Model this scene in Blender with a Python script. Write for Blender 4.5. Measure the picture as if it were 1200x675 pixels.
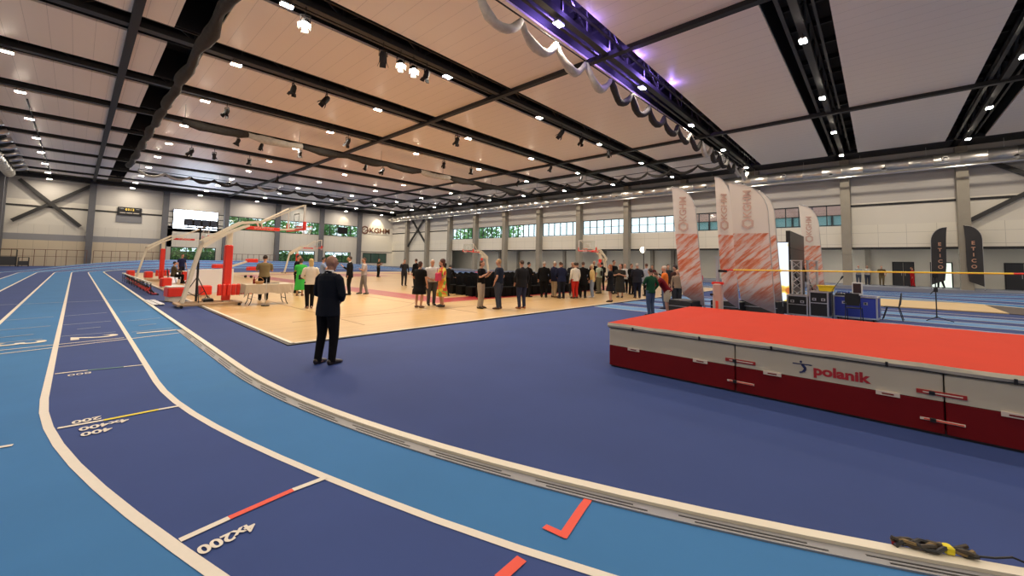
import bpy, bmesh, math, random
from math import sin, cos, pi, radians, sqrt, atan2
from mathutils import Vector, Matrix, Euler
random.seed(7)
for o in list(bpy.data.objects): bpy.data.objects.remove(o)
SC = bpy.context.scene; COL = SC.collection
# ------------------------------------------------------------------ camera
cyaw, cpit, crol = 0.7433, 0.062, 0.0203
fw = Vector((cos(cyaw)*cos(cpit), sin(cyaw)*cos(cpit), sin(cpit)))
rt0 = Vector((sin(cyaw), -cos(cyaw), 0)); up0 = rt0.cross(fw)
rt = rt0*cos(crol)+up0*sin(crol); up = up0*cos(crol)-rt0*sin(crol)
cd = bpy.data.cameras.new('camera'); cam = bpy.data.objects.new('camera', cd); COL.objects.link(cam)
cam.matrix_world = Matrix(((rt.x, up.x, -fw.x, 0), (rt.y, up.y, -fw.y, 0), (rt.z, up.z, -fw.z, 1.75), (0, 0, 0, 1)))
cd.sensor_width = 36; cd.lens = 468.44/1200*36; cd.shift_y = (277.76-337.5)/1200; cd.clip_end = 400; cd.clip_start = 0.05
SC.camera = cam
# ------------------------------------------------------------------ world / exposure
W = bpy.data.worlds.new('sky'); SC.world = W; W.use_nodes = True
bg = W.node_tree.nodes['Background']; bg.inputs[0].default_value = (0.86, 0.93, 1.0, 1); bg.inputs[1].default_value = 2.2
SC.view_settings.view_transform = 'Standard'; SC.view_settings.look = 'None'
SC.view_settings.exposure = 0.0; SC.view_settings.gamma = 1.0; SC.view_settings.use_curve_mapping = False
LAMP_L = 590.0          # radiance of a ceiling lamp lens
SPOT_W = 1600.0
# ------------------------------------------------------------------ materials
MATS = {}
def mat(name, col, rough=0.6, metal=0.0, spec=0.5, noise=0.0, nscale=8.0, bump=0.0, emit=0.0, coat=0.0):
    if name in MATS: return MATS[name]
    m = bpy.data.materials.new(name); m.use_nodes = True; nt = m.node_tree; b = nt.nodes['Principled BSDF']
    c = (col[0], col[1], col[2], 1)
    b.inputs['Base Color'].default_value = c; b.inputs['Roughness'].default_value = rough
    b.inputs['Metallic'].default_value = metal; b.inputs['Specular IOR Level'].default_value = spec
    if coat: b.inputs['Coat Weight'].default_value = coat
    if emit:
        b.inputs['Emission Color'].default_value = c; b.inputs['Emission Strength'].default_value = emit
    if noise or bump:
        tc = nt.nodes.new('ShaderNodeTexCoord'); n = nt.nodes.new('ShaderNodeTexNoise')
        n.inputs['Scale'].default_value = nscale; n.inputs['Detail'].default_value = 6
        nt.links.new(tc.outputs['Object'], n.inputs['Vector'])
        if noise:
            mx = nt.nodes.new('ShaderNodeMix'); mx.data_type = 'RGBA'
            mx.inputs['A'].default_value = (col[0]*(1-noise), col[1]*(1-noise), col[2]*(1-noise), 1)
            mx.inputs['B'].default_value = (min(1, col[0]*(1+noise)), min(1, col[1]*(1+noise)), min(1, col[2]*(1+noise)), 1)
            nt.links.new(n.outputs['Fac'], mx.inputs['Factor']); nt.links.new(mx.outputs['Result'], b.inputs['Base Color'])
        if bump:
            bp = nt.nodes.new('ShaderNodeBump'); bp.inputs['Strength'].default_value = bump; bp.inputs['Distance'].default_value = 0.01
            nt.links.new(n.outputs['Fac'], bp.inputs['Height']); nt.links.new(bp.outputs['Normal'], b.inputs['Normal'])
    MATS[name] = m; return m
def ribbed(name, col, axis, period, frac=0.03, dark=0.75, rough=0.5, axis2=None, period2=1, spec=0.5):
    """painted sheet with thin grooves every `period` along `axis` (and optionally another axis)"""
    m = bpy.data.materials.new(name); m.use_nodes = True; nt = m.node_tree; b = nt.nodes['Principled BSDF']
    b.inputs['Roughness'].default_value = rough; b.inputs['Specular IOR Level'].default_value = spec
    tc = nt.nodes.new('ShaderNodeTexCoord'); sp = nt.nodes.new('ShaderNodeSeparateXYZ'); nt.links.new(tc.outputs['Object'], sp.inputs[0])
    def groove(ax, per, fr):
        d = nt.nodes.new('ShaderNodeMath'); d.operation = 'DIVIDE'; d.inputs[1].default_value = per; nt.links.new(sp.outputs[ax], d.inputs[0])
        f = nt.nodes.new('ShaderNodeMath'); f.operation = 'FRACT'; nt.links.new(d.outputs[0], f.inputs[0])
        l = nt.nodes.new('ShaderNodeMath'); l.operation = 'LESS_THAN'; l.inputs[1].default_value = fr; nt.links.new(f.outputs[0], l.inputs[0])
        return l.outputs[0]
    g = groove(axis, period, frac)
    if axis2:
        g2 = groove(axis2, period2, frac*period/period2); mxm = nt.nodes.new('ShaderNodeMath'); mxm.operation = 'MAXIMUM'
        nt.links.new(g, mxm.inputs[0]); nt.links.new(g2, mxm.inputs[1]); g = mxm.outputs[0]
    mx = nt.nodes.new('ShaderNodeMix'); mx.data_type = 'RGBA'
    mx.inputs['A'].default_value = (*col, 1); mx.inputs['B'].default_value = (col[0]*dark, col[1]*dark, col[2]*dark, 1)
    nt.links.new(g, mx.inputs['Factor']); nt.links.new(mx.outputs['Result'], b.inputs['Base Color'])
    MATS[name] = m; return m
def emis(name, col, s):
    if name in MATS: return MATS[name]
    m = bpy.data.materials.new(name); m.use_nodes = True; nt = m.node_tree; nt.nodes.clear()
    e = nt.nodes.new('ShaderNodeEmission'); e.inputs[0].default_value = (*col, 1); e.inputs[1].default_value = s
    o = nt.nodes.new('ShaderNodeOutputMaterial'); nt.links.new(e.outputs[0], o.inputs[0]); MATS[name] = m; return m
def glassy(name, col, fac=0.12):
    m = bpy.data.materials.new(name); m.use_nodes = True; nt = m.node_tree; nt.nodes.clear()
    t = nt.nodes.new('ShaderNodeBsdfTransparent'); t.inputs[0].default_value = (*col, 1)
    g = nt.nodes.new('ShaderNodeBsdfGlossy'); g.inputs['Roughness'].default_value = 0.05
    mx = nt.nodes.new('ShaderNodeMixShader'); mx.inputs[0].default_value = fac
    o = nt.nodes.new('ShaderNodeOutputMaterial'); nt.links.new(t.outputs[0], mx.inputs[1]); nt.links.new(g.outputs[0], mx.inputs[2]); nt.links.new(mx.outputs[0], o.inputs[0])
    MATS[name] = m; return m
def wood_floor():
    m = bpy.data.materials.new('court_wood'); m.use_nodes = True; nt = m.node_tree; b = nt.nodes['Principled BSDF']
    b.inputs['Roughness'].default_value = 0.33
    tc = nt.nodes.new('ShaderNodeTexCoord'); br = nt.nodes.new('ShaderNodeTexBrick'); nt.links.new(tc.outputs['Object'], br.inputs['Vector'])
    br.inputs['Color1'].default_value = (0.61, 0.41, 0.185, 1); br.inputs['Color2'].default_value = (0.55, 0.355, 0.15, 1)
    br.inputs['Mortar'].default_value = (0.5, 0.33, 0.17, 1); br.inputs['Scale'].default_value = 1.0
    br.inputs['Mortar Size'].default_value = 0.004; br.inputs['Brick Width'].default_value = 1.8; br.inputs['Row Height'].default_value = 0.13
    nt.links.new(br.outputs['Color'], b.inputs['Base Color']); MATS['court_wood'] = m; return m
black = mat('black_steel', (0.012, 0.012, 0.014), 0.55)
black2 = mat('black_steel_worn', (0.03, 0.029, 0.028), 0.5, noise=0.3)
deckm = mat('black_roof_deck', (0.02, 0.019, 0.019), 0.8)
blackp = mat('black_plastic', (0.012, 0.012, 0.013), 0.4)
blackf = mat('black_fabric', (0.008, 0.008, 0.009), 0.9)
white = mat('white_paint', (0.75, 0.74, 0.70), 0.4)
cream = mat('cream_paint', (0.80, 0.74, 0.60), 0.4)
steel = mat('galvanised_steel', (0.62, 0.60, 0.56), 0.28, 0.9, noise=0.15, nscale=3)
alu = mat('aluminium', (0.7, 0.7, 0.7), 0.3, 0.9)
redp = mat('red_vinyl', (0.80, 0.04, 0.025), 0.4)
redd = mat('dark_red_vinyl', (0.17, 0.003, 0.006), 0.6, spec=.25, noise=0.15, nscale=3)
conc = mat('column_concrete', (0.32, 0.29, 0.235), 0.8, noise=0.12, nscale=2)
concd = mat('column_grey', (0.14, 0.14, 0.15), 0.8, noise=0.1, nscale=2)
linew = mat('line_white', (0.80, 0.74, 0.64), 0.6, noise=0.05, nscale=20)
lineo = mat('worn_line_white', (0.36, 0.42, 0.52), 0.7, noise=0.1)
liney = mat('line_yellow', (0.85, 0.70, 0.02), 0.6)
liner = mat('line_red', (0.85, 0.09, 0.05), 0.6)
lineg = mat('line_green', (0.10, 0.25, 0.22), 0.6)
blL = mat('track_light_blue', (0.050, 0.190, 0.43), 0.8, spec=.25, noise=0.10, nscale=1.3, bump=0.25)
blD = mat('track_dark_blue', (0.042, 0.074, 0.235), 0.8, spec=.25, noise=0.12, nscale=1.1, bump=0.25)
blI = mat('infield_blue', (0.034, 0.062, 0.205), 0.78, spec=.3, noise=0.14, nscale=0.8, bump=0.25)
wood = wood_floor()
pink = mat('court_red_paint', (0.38, 0.03, 0.035), 0.33)
clinem = mat('court_line_brown', (0.42, 0.27, 0.14), 0.4)
ceilm = ribbed('ceiling_panel', (0.93, 0.84, 0.76), 'X', 0.693, 0.022, 0.7, 0.42)
wallU = ribbed('wall_sheet_upper', (0.55, 0.52, 0.48), 'Z', 0.33, 0.05, 0.9, 0.55)
wallL = mat('wall_plain', (0.74, 0.70, 0.61), 0.6, noise=0.03, nscale=0.6)
wallG = mat('wall_under_gallery', (0.72, 0.68, 0.58), 0.7, noise=0.04, nscale=0.5)
panB = ribbed('parapet_panel_side', (0.80, 0.76, 0.65), 'Y', 1.76, 0.012, 0.6, 0.5, 'Z', 0.98)
panA = ribbed('parapet_panel_end', (0.70, 0.66, 0.57), 'X', 1.27, 0.014, 0.65, 0.5)
tan = ribbed('plywood_wall', (0.64, 0.54, 0.39), 'X', 1.25, 0.02, 0.6, 0.6)
glass = glassy('window_glass', (0.82, 0.9, 0.9), 0.07)
frame = mat('window_frame', (0.02, 0.022, 0.025), 0.5)
skin = mat('skin', (0.56, 0.29, 0.19), 0.5)
skin2 = mat('skin_brown', (0.27, 0.13, 0.08), 0.5)
eyem = mat('eye_dark', (0.02, 0.015, 0.012), 0.3)
# ------------------------------------------------------------------ mesh builder
class MB:
    def __init__(s): s.v = []; s.f = []; s.m = []
    def add(s, vs, fs, mi=0):
        k = len(s.v); s.v.extend([tuple(v) for v in vs]); s.f.extend([tuple(i+k for i in f) for f in fs]); s.m.extend([mi]*len(fs)); return s
    def box(s, c, d, rz=0.0, mi=0, M=None):
        x, y, z = d[0]/2, d[1]/2, d[2]/2
        vs = [Vector((a, b, e)) for a in (-x, x) for b in (-y, y) for e in (-z, z)]
        if M is not None: vs = [M @ v for v in vs]
        elif rz: R_ = Matrix.Rotation(rz, 3, 'Z'); vs = [R_ @ v for v in vs]
        vs = [v+Vector(c) for v in vs]
        s.add(vs, [(0, 1, 3, 2), (4, 6, 7, 5), (0, 4, 5, 1), (2, 3, 7, 6), (0, 2, 6, 4), (1, 5, 7, 3)], mi); return s
    def bb(s, x0, x1, y0, y1, z0, z1, mi=0): return s.box(((x0+x1)/2, (y0+y1)/2, (z0+z1)/2), (abs(x1-x0), abs(y1-y0), abs(z1-z0)), mi=mi)
    def bbox(s, x0, x1, y0, y1, z0, z1, r=0.01, mi=0):
        """box with chamfered vertical and top edges"""
        n = []
        for z, i in ((z0, 0), (z1-r, 0), (z1, r)):
            a0, a1, b0, b1 = x0+i, x1-i, y0+i, y1-i; q = r
            n.append([(a0+q, b0, z), (a1-q, b0, z), (a1, b0+q, z), (a1, b1-q, z), (a1-q, b1, z), (a0+q, b1, z), (a0, b1-q, z), (a0, b0+q, z)])
        vs = [p for ring in n for p in ring]; fs = [tuple(range(7, -1, -1)), tuple(range(16, 24))]
        for k in (0, 8):
            for i in range(8): j = (i+1) % 8; fs.append((k+i, k+j, k+8+j, k+8+i))
        return s.add(vs, fs, mi)
    def bar(s, p0, p1, w, h=None, mi=0):
        h = h or w; p0 = Vector(p0); p1 = Vector(p1); d = p1-p0; L = d.length
        if L < 1e-6: return s
        q = d.to_track_quat('X', 'Z').to_matrix()
        return s.box((p0+p1)/2, (L, w, h), M=q, mi=mi)
    def tube(s, pts, rad, n=8, mi=0, cap=True, flat=None):
        """loft of rings along pts; rad: number or list of r or (ra, rb); flat: fixed axis for the first radius"""
        pts = [Vector(p) for p in pts]; N = len(pts)
        if not isinstance(rad, (list, tuple)): rad = [rad]*N
        k0 = len(s.v); prev = None; fs = []
        for i, p in enumerate(pts):
            t = (pts[min(i+1, N-1)]-pts[max(i-1, 0)]);
            t = t.normalized() if t.length > 1e-9 else Vector((0, 0, 1))
            if flat is not None: a = Vector(flat)
            elif prev is None: a = Vector((1, 0, 0)) if abs(t.x) < 0.8 else Vector((0, 1, 0))
            else: a = prev
            a = (a-t*a.dot(t)); a = a.normalized() if a.length > 1e-6 else t.orthogonal().normalized()
            prev = a; b = t.cross(a); r = rad[i]; ra, rb = (r if isinstance(r, (tuple, list)) else (r, r))
            for j in range(n):
                q = 2*pi*j/n; s.v.append(tuple(p+a*ra*cos(q)+b*rb*sin(q)))
        for i in range(N-1):
            for j in range(n):
                jj = (j+1) % n; fs.append((k0+i*n+j, k0+i*n+jj, k0+(i+1)*n+jj, k0+(i+1)*n+j))
        if cap: fs.append(tuple(k0+j for j in range(n-1, -1, -1))); fs.append(tuple(k0+(N-1)*n+j for j in range(n)))
        s.f.extend(fs); s.m.extend([mi]*len(fs)); return s
    def cyl(s, p0, p1, r0, r1=None, n=12, mi=0): return s.tube([p0, p1], [r0, r0 if r1 is None else r1], n, mi)
    def ell(s, c, r, n=10, k=7, mi=0, M=None):
        vs = []; fs = []; c = Vector(c)
        def P(v): v = Vector(v); return (M @ v if M is not None else v)+c
        vs.append(P((0, 0, -r[2])))
        for i in range(1, k):
            a = -pi/2+pi*i/k
            for j in range(n): q = 2*pi*j/n; vs.append(P((r[0]*cos(a)*cos(q), r[1]*cos(a)*sin(q), r[2]*sin(a))))
        vs.append(P((0, 0, r[2]))); L = len(vs)-1
        for j in range(n): fs.append((0, 1+(j+1) % n, 1+j)); fs.append((L, 1+(k-2)*n+j, 1+(k-2)*n+(j+1) % n))
        for i in range(k-2):
            for j in range(n): jj = (j+1) % n; fs.append((1+i*n+j, 1+i*n+jj, 1+(i+1)*n+jj, 1+(i+1)*n+j))
        return s.add(vs, fs, mi)
    def prism(s, poly, ax, a0, a1, mi=0):
        """extrude 2-D polygon along axis ax (0,1,2); poly in the other two axes (cyclic order kept)"""
        def P(p, a):
            return ((a, p[0], p[1]), (p[0], a, p[1]), (p[0], p[1], a))[ax]
        n = len(poly); vs = [P(p, a0) for p in poly]+[P(p, a1) for p in poly]
        fs = [tuple(range(n)), tuple(range(2*n-1, n-1, -1))]+[(i, i+n, (i+1) % n+n, (i+1) % n) for i in range(n)]
        return s.add(vs, fs, mi)
    def quad(s, a, b, c, d, mi=0): return s.add([a, b, c, d], [(0, 1, 2, 3)], mi)
    def xf(s, M): s.v = [tuple(M @ Vector(v)) for v in s.v]; return s
    def mesh(s, name, mats, smooth=False):
        me = bpy.data.meshes.new(name); me.from_pydata(s.v, [], s.f)
        for m in mats: me.materials.append(m)
        if len(mats) > 1: me.polygons.foreach_set('material_index', s.m)
        bm = bmesh.new(); bm.from_mesh(me); bmesh.ops.recalc_face_normals(bm, faces=bm.faces); bm.to_mesh(me); bm.free()
        if smooth: me.polygons.foreach_set('use_smooth', [True]*len(me.polygons))
        me.update(); return me
    def obj(s, name, mats, parent=None, smooth=False, loc=None, rz=0):
        if not isinstance(mats, (list, tuple)): mats = [mats]
        o = bpy.data.objects.new(name, s.mesh(name, mats, smooth)); COL.objects.link(o)
        if parent: o.parent = parent
        if loc is not None: o.location = loc
        if rz: o.rotation_euler = (0, 0, rz)
        return o
def tag(o, label=None, cat=None, group=None, kind=None):
    if label: o['label'] = label
    if cat: o['category'] = cat
    if group: o['group'] = group
    if kind: o['kind'] = kind
    return o
def struct(o): o['kind'] = 'structure'; return o
def empty(name, loc, rz=0, label=None, cat=None, group=None):
    o = bpy.data.objects.new(name, None); COL.objects.link(o); o.location = loc; o.rotation_euler = (0, 0, rz); o.empty_display_size = 0.2
    return tag(o, label, cat, group)
def dup(root, loc, rz=0, label=None, group=None):
    r = root.copy(); COL.objects.link(r); r.location = loc; r.rotation_euler = (0, 0, rz)
    if label: r['label'] = label
    if group: r['group'] = group
    for ch in list(root.children):
        c = ch.copy(); COL.objects.link(c); c.parent = r
        for g in ch.children:
            d = g.copy(); COL.objects.link(d); d.parent = c
    return r
TEXTS = []
def text_obj(name, body, size, m, parent, M, ext=0.002, sx=1.0, align='CENTER', bold=0.0):
    """lettering converted to a mesh; M places it (text in its local XY plane)"""
    cu = bpy.data.curves.new(name, 'FONT'); cu.body = body; cu.size = size; cu.extrude = ext; cu.align_x = align; cu.align_y = 'CENTER'; cu.offset = bold
    to = bpy.data.objects.new(name+'_tmp', cu); COL.objects.link(to)
    TEXTS.append((to, name, m, parent, M @ Matrix.Diagonal((sx, 1, 1, 1))))
def flush_texts():
    bpy.context.view_layer.update(); dg = bpy.context.evaluated_depsgraph_get()
    for to, name, m, parent, M in TEXTS:
        me = bpy.data.meshes.new_from_object(to.evaluated_get(dg)); me.name = name; me.transform(M); me.materials.clear(); me.materials.append(m)
        o = bpy.data.objects.new(name, me); COL.objects.link(o)
        if parent: o.parent = parent
        bpy.data.objects.remove(to)
    TEXTS.clear()
def basis(o, ex, ey):
    ex = Vector(ex).normalized(); ey = Vector(ey).normalized(); ez = ex.cross(ey)
    return Matrix(((ex.x, ey.x, ez.x, o[0]), (ex.y, ey.y, ez.y, o[1]), (ex.z, ey.z, ez.z, o[2]), (0, 0, 0, 1)))
# ================================================================== STRUCTURE
XB, YA, XC, YD = 47.0, 79.0, -6.5, -19.05       # side wall, end wall, near side wall, rear wall
TY = [2.1+7.05*k for k in range(-3, 12)]        # roof truss lines / side wall columns
TX = [1.1+7.62*k for k in range(-1, 7)]         # end wall columns
HC = 11.6
# ---- floor
KX0, KX1, R0, YC0, YC1 = 1.8, 36.2, 17.2, 7.35, 52.35; KXM = 19.0
m = MB(); m.bb(XC-0.5, XB+5, YD-0.5, YA+0.5, -0.3, 0.0)
struct(m.obj('floor', blI))
m = MB(); m.bb(45.2, 51.6, YD, YA, 0.0, 0.30); struct(m.obj('floor', mat('corridor_floor', (0.25, 0.27, 0.33), 0.6)))
# ---- running track (stadium), banked in the bends
def sm(t): t = max(0, min(1, t)); return t*t*(3-2*t)
S1 = YC1-YC0; SB = pi*R0; STOT = 2*(S1+SB)
def kerbpt(s):
    """s=0 at the end of the near straight (left side, Y=YC0), going +Y along the left straight"""
    s = s % STOT
    if s < S1: return Vector((KX0, YC0+s, 0)), Vector((-1, 0, 0)), 0.0
    s -= S1
    if s < SB:
        a = pi-s/R0; n = Vector((cos(a), sin(a), 0)); return Vector((KXM, YC1, 0))+n*R0, n, min(s, SB-s)
    s -= SB
    if s < S1: return Vector((KX1, YC1-s, 0)), Vector((1, 0, 0)), 0.0
    s -= S1; a = -s/R0; n = Vector((cos(a), sin(a), 0)); return Vector((KXM, YC0, 0))+n*R0, n, min(s, SB-s)
def tpt(s, v, z=0.0):
    p, n, d = kerbpt(s); th = radians(10)*sm((d-3)/17.0)
    t_ = sm(d/4.5); v = v*(1-.05*t_)-(.05+.09*t_)*max(0, min(1, v)) if v > .2 else v
    return p+n*(v*cos(th))+Vector((0, 0, max(0, v)*sin(th)+z+0.012))
NS = 360
def ring(mb, v0, v1, z, mi, s0=0.0, s1=None, n=None):
    s1 = STOT if s1 is None else s1; n = n or max(2, int(NS*(s1-s0)/STOT)); k = len(mb.v)
    for i in range(n+1):
        s = s0+(s1-s0)*i/n; mb.v.append(tuple(tpt(s, v0, z))); mb.v.append(tuple(tpt(s, v1, z)))
    for i in range(n): mb.f.append((k+2*i, k+2*i+1, k+2*i+3, k+2*i+2)); mb.m.append(mi)
tr = MB(); LW = 1.0
for l in range(6): ring(tr, l*LW, (l+1)*LW, 0, 0 if l % 2 == 0 else 1)
ring(tr, 6*LW, 6.45, 0, 0)
# outer face of the banking
for i in range(NS):
    a, b = tpt(STOT*i/NS, 6.45), tpt(STOT*(i+1)/NS, 6.45); tr.quad(a, b, (b.x, b.y, 0), (a.x, a.y, 0), 0)
track = struct(tr.obj('running_track', [blL, blD]))
for l in range(1, 7):
    t = MB(); ring(t, l*LW-0.035, l*LW+0.035, 0.004, 0); t.obj('lane_line', linew, track)
def sy(y): return (y-YC0) % STOT      # s of a point on the near part of the left side
def kers(x, y):
    """(s, v) of ground point near the camera"""
    if y >= YC0: return y-YC0, KX0-x+.05
    dx, dy = x-KXM, y-YC0; r = sqrt(dx*dx+dy*dy); a = atan2(-dy, -dx); d_ = min(a*R0, SB-a*R0); t_ = sm(d_/4.5); return STOT-a*R0, (r-R0+.05+.09*t_)/(1-.05*t_)
def strip(mb, x0, y0, x1, y1, w, z=0.006, mi=0, off=0.0):
    """painted strip between two ground points, laid on the track surface"""
    n = 6; d = Vector((x1-x0, y1-y0)).normalized(); q = Vector((-d.y, d.x)); k = len(mb.v)
    for i in range(n+1):
        t = i/n
        for e in (-w/2+off, w/2+off):
            x, y = x0+(x1-x0)*t+q.x*e, y0+(y1-y0)*t+q.y*e; s, v = kers(x, y); mb.v.append(tuple(tpt(s, v, z)))
    for i in range(n): mb.f.append((k+2*i, k+2*i+1, k+2*i+3, k+2*i+2)); mb.m.append(mi)
def marking(name, m, *segs, z=0.007):
    mb = MB()
    for x0, y0, x1, y1, w in segs: strip(mb, x0, y0, x1, y1, w, z)
    return mb.obj(name, m, track)
marking('start_line', linew, (0.53, 3.18, 0.79, 3.22, .05), (1.2, 3.27, 1.45, 3.27, .05), (-.02, 6.03, .30, 6.0, .05), (.73, 6.0, .95, 5.98, .05),
        (-.1, 8.74, .22, 8.70, .045), (.6, 8.61, .84, 8.57, .045), (-1.2, 5.95, -.28, 5.78, .05), (-1.3, 10.9, 1.8, 11.58, .05), (-1.3, 11.37, .78, 11.58, .05))
marking('start_line', liner, (0.79, 3.22, 1.2, 3.27, .05))
marking('start_line', liney, (.30, 6.0, .73, 6.0, .05))
marking('start_line', lineg, (.22, 8.70, .6, 8.61, .045), (-.9, 5.9, -.6, 5.84, .05))
marking('worn_line', lineo, (-4.2, 21.0, 1.76, 21.15, .06), (-.1, 16.5, .72, 16.8, .05), (1.0, 16.7, 1.72, 16.8, .05), (-.1, 14.5, .72, 14.64, .05), (1.0, 14.4, 1.72, 14.6, .05),
        (.12, 13.5, .5, 13.6, .05), (1.15, 13.3, 1.5, 13.4, .05), (-.1, 12.55, .7, 12.55, .04), (.95, 12.3, 1.72, 12.45, .04), (-1.1, 16.3, -.3, 16.5, .05), (-1.1, 14.3, -.3, 14.5, .05), (-1.0, 13.1, -.5, 13.2, .05), (-1.1, 12.3, -.35, 12.4, .05))
marking('tape_tick', liner, (2.86, 1.69, 2.21, 1.53, .06), (2.24, 1.515, 2.225, 1.68, .06))
marking('tape_tick', liner, (1.86, 1.58, 1.66, 1.57, .07))
def ground_text(body, x, y, size, ang, m=linew, sx=1.0, name='track_number', bold=0.0):
    s, v = kers(x, y); p = tpt(s, v, 0.009)
    # local frame of the surface
    px = tpt(s, v+0.1, 0.009)-p; n = px.normalized().cross(tpt((s+0.1), v, .009)-p).normalized()
    if n.z < 0: n = -n
    ex = Vector((cos(ang), sin(ang), 0)); ex = (ex-n*ex.dot(n)).normalized(); ey = n.cross(ex)
    text_obj(name, body, size, m, track, basis(p, ex, ey), 0.0005, sx, bold=bold)
ground_text('4x200', .735, 3.0, .128, radians(187), sx=.95, bold=.004)
ground_text('200', .18, 6.12, .15, radians(180), sx=.95, bold=.004)
ground_text('4x400', .30, 5.84, .15, radians(180), sx=.95, bold=.004)
ground_text('400', .24, 5.66, .15, radians(180), sx=.95, bold=.004)
ground_text('800', .14, 8.50, .17, radians(180), sx=.95)
for l in range(6): ground_text(str(l+1), 1.33-l*LW, 12.05, .95, radians(-90), sx=.9, bold=.015)
# kerb rail, metal base plate with slots (follows inner edge)
m = MB(); 
def solid(mb, v0, v1, z0, z1, n=NS, s0=0.0, s1=None, mi=0, flatv=False):
    s1 = STOT if s1 is None else s1; k = len(mb.v)
    for i in range(n+1):
        s = s0+(s1-s0)*i/n
        for v, z in ((v0, z0), (v1, z0), (v1, z1), (v0, z1)): mb.v.append(tuple(tpt(s, v, z)))
    for i in range(n):
        for j in range(4): a = k+4*i+j; b = k+4*i+(j+1) % 4; mb.f.append((a, b, b+4, a+4)); mb.m.append(mi)
kb = empty('track_kerb', (0, 0, 0), label='long white rail kerb on a grey base curving along the inner edge of the track', cat='kerb')
solid(m, -0.07, 0.015, 0.012, 0.034); m.obj('rail', cream, kb)
m = MB(); solid(m, -0.05, 0.125, 0.0, 0.012, 200, STOT-SB-4, STOT+4.7); m.obj('base_plate', mat('kerb_grey', (0.30, 0.30, 0.31), 0.45, 0.3), kb)
m = MB(); n = 190
for i in range(n):
    s0 = STOT*i/n
    if not (s0 > STOT-SB-4 or s0 < 4.0): continue
    solid(m, 0.055, 0.068, 0.012, 0.015, 2, s0+0.15, s0+STOT/n-0.15, 0); solid(m, 0.09, 0.102, 0.012, 0.015, 2, s0+0.05, s0+STOT/n-0.25, 0)
ds = m.obj('drain_slots', blackp, kb); ds['kind'] = 'stuff'
# ---- infield sprint lanes
m = MB()
for i in range(8):
    x0 = 14.4+1.22*i
    if i % 2 == 0: m.bb(x0, x0+1.22, -14.5, 8.6, 0.0, 0.006, 0)
    m.bb(x0-.025, x0+.025, -14.5, 8.6, 0.006, 0.009, 1)
m.bb(14.4+9.76-.025, 14.4+9.76+.025, -14.5, 8.6, 0.0, 0.009, 1)
m.bb(32.6, 33.9, -14, 8.6, 0.0, 0.006, 0); m.bb(34.6, 35.6, -14, 60, 0.0, 0.006, 0); m.bb(32.55, 32.6, -14, 8.6, 0, .009, 1); m.bb(35.6, 35.65, -14, 60, 0, .009, 1)
struct(m.obj('sprint_lanes', [mat('sprint_light_blue', (0.10, 0.26, 0.50), 0.7, noise=.06, nscale=2), linew]))
# ---- wooden sports court
CX0, CX1, CY0, CY1 = 3.03, 34.4, 8.75, 51.0
m = MB(); m.bb(CX0, CX1, CY0, CY1, 0.0, 0.022, 0)
court = struct(m.obj('court_floor', wood))
m = MB(); m.bb(CX0-.09, CX1, CY0-.09, CY0, 0, .02); m.bb(CX0-.09, CX0, CY0, CY1, 0, .02); m.obj('edge_trim', blackp, court)
m = MB(); m.bb(CX0, CX1, CY0, CY0+.07, .022, .025); m.bb(CX0, CX0+.07, CY0, CY1, .022, .025); m.obj('edge_line', linew, court)
m = MB(); a0, a1, b0, b1 = 10.0, 26.8, 13.3, 44.6; w = 1.5; z = .024
m.bb(a0, a0+w, b0, b1, .022, z); m.bb(a1-w+1.5, a1+1.5, b0, b1, .022, z); m.bb(a0+w, a1, b0, b0+w, .022, z); m.bb(a0+w, a1, b1-w, b1, .022, z)
m.bb(17.6, 22.5, b0+w, b0+w+5.8, .022, z); m.bb(17.6, 22.5, b1-w-5.8, b1-w, .022, z)
m.obj('court_border', pink, court)
m = MB()
for yy in (11.6, 28.95): m.bb(CX0+1, CX1-1, yy, yy+.05, .022, .0255)
for xx in (5.2, 9.2, 20.0): m.bb(xx, xx+.05, 10, 48, .022, .0255)
for cx_, cy_ in ((5.4, 17.3), (5.4, 34.6)):
    for i in range(24):
        a = -pi/2+pi*i/24; b = -pi/2+pi*(i+1)/24; r = 5.2
        m.quad((cx_+r*cos(a), cy_+r*sin(a), .0258), (cx_+(r+.06)*cos(a), cy_+(r+.06)*sin(a), .0258), (cx_+(r+.06)*cos(b), cy_+(r+.06)*sin(b), .0258), (cx_+r*cos(b), cy_+r*sin(b), .0258))
m.obj('court_line', clinem, court)
# ---- sand pit with wooden cover
m = MB(); m.prism([(25.4, 3.2), (32.1, 3.2), (31.8, -3.9), (26.2, -3.9)], 2, 0.009, 0.05)
pit = m.obj('sand_pit_cover', mat('pit_boards', (0.66, 0.48, 0.25), 0.6, noise=.08, nscale=1)); tag(pit, 'pale wooden boards covering the long jump pit on the blue infield', 'pit cover')
m = MB(); m.prism([(26.2, -3.9), (31.8, -3.9), (32.2, -6.5), (25.2, -6.5)], 2, 0.009, 0.03); m.obj('rubber_apron', mat('brown_rubber', (0.10, 0.08, 0.07), 0.8), pit)
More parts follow.
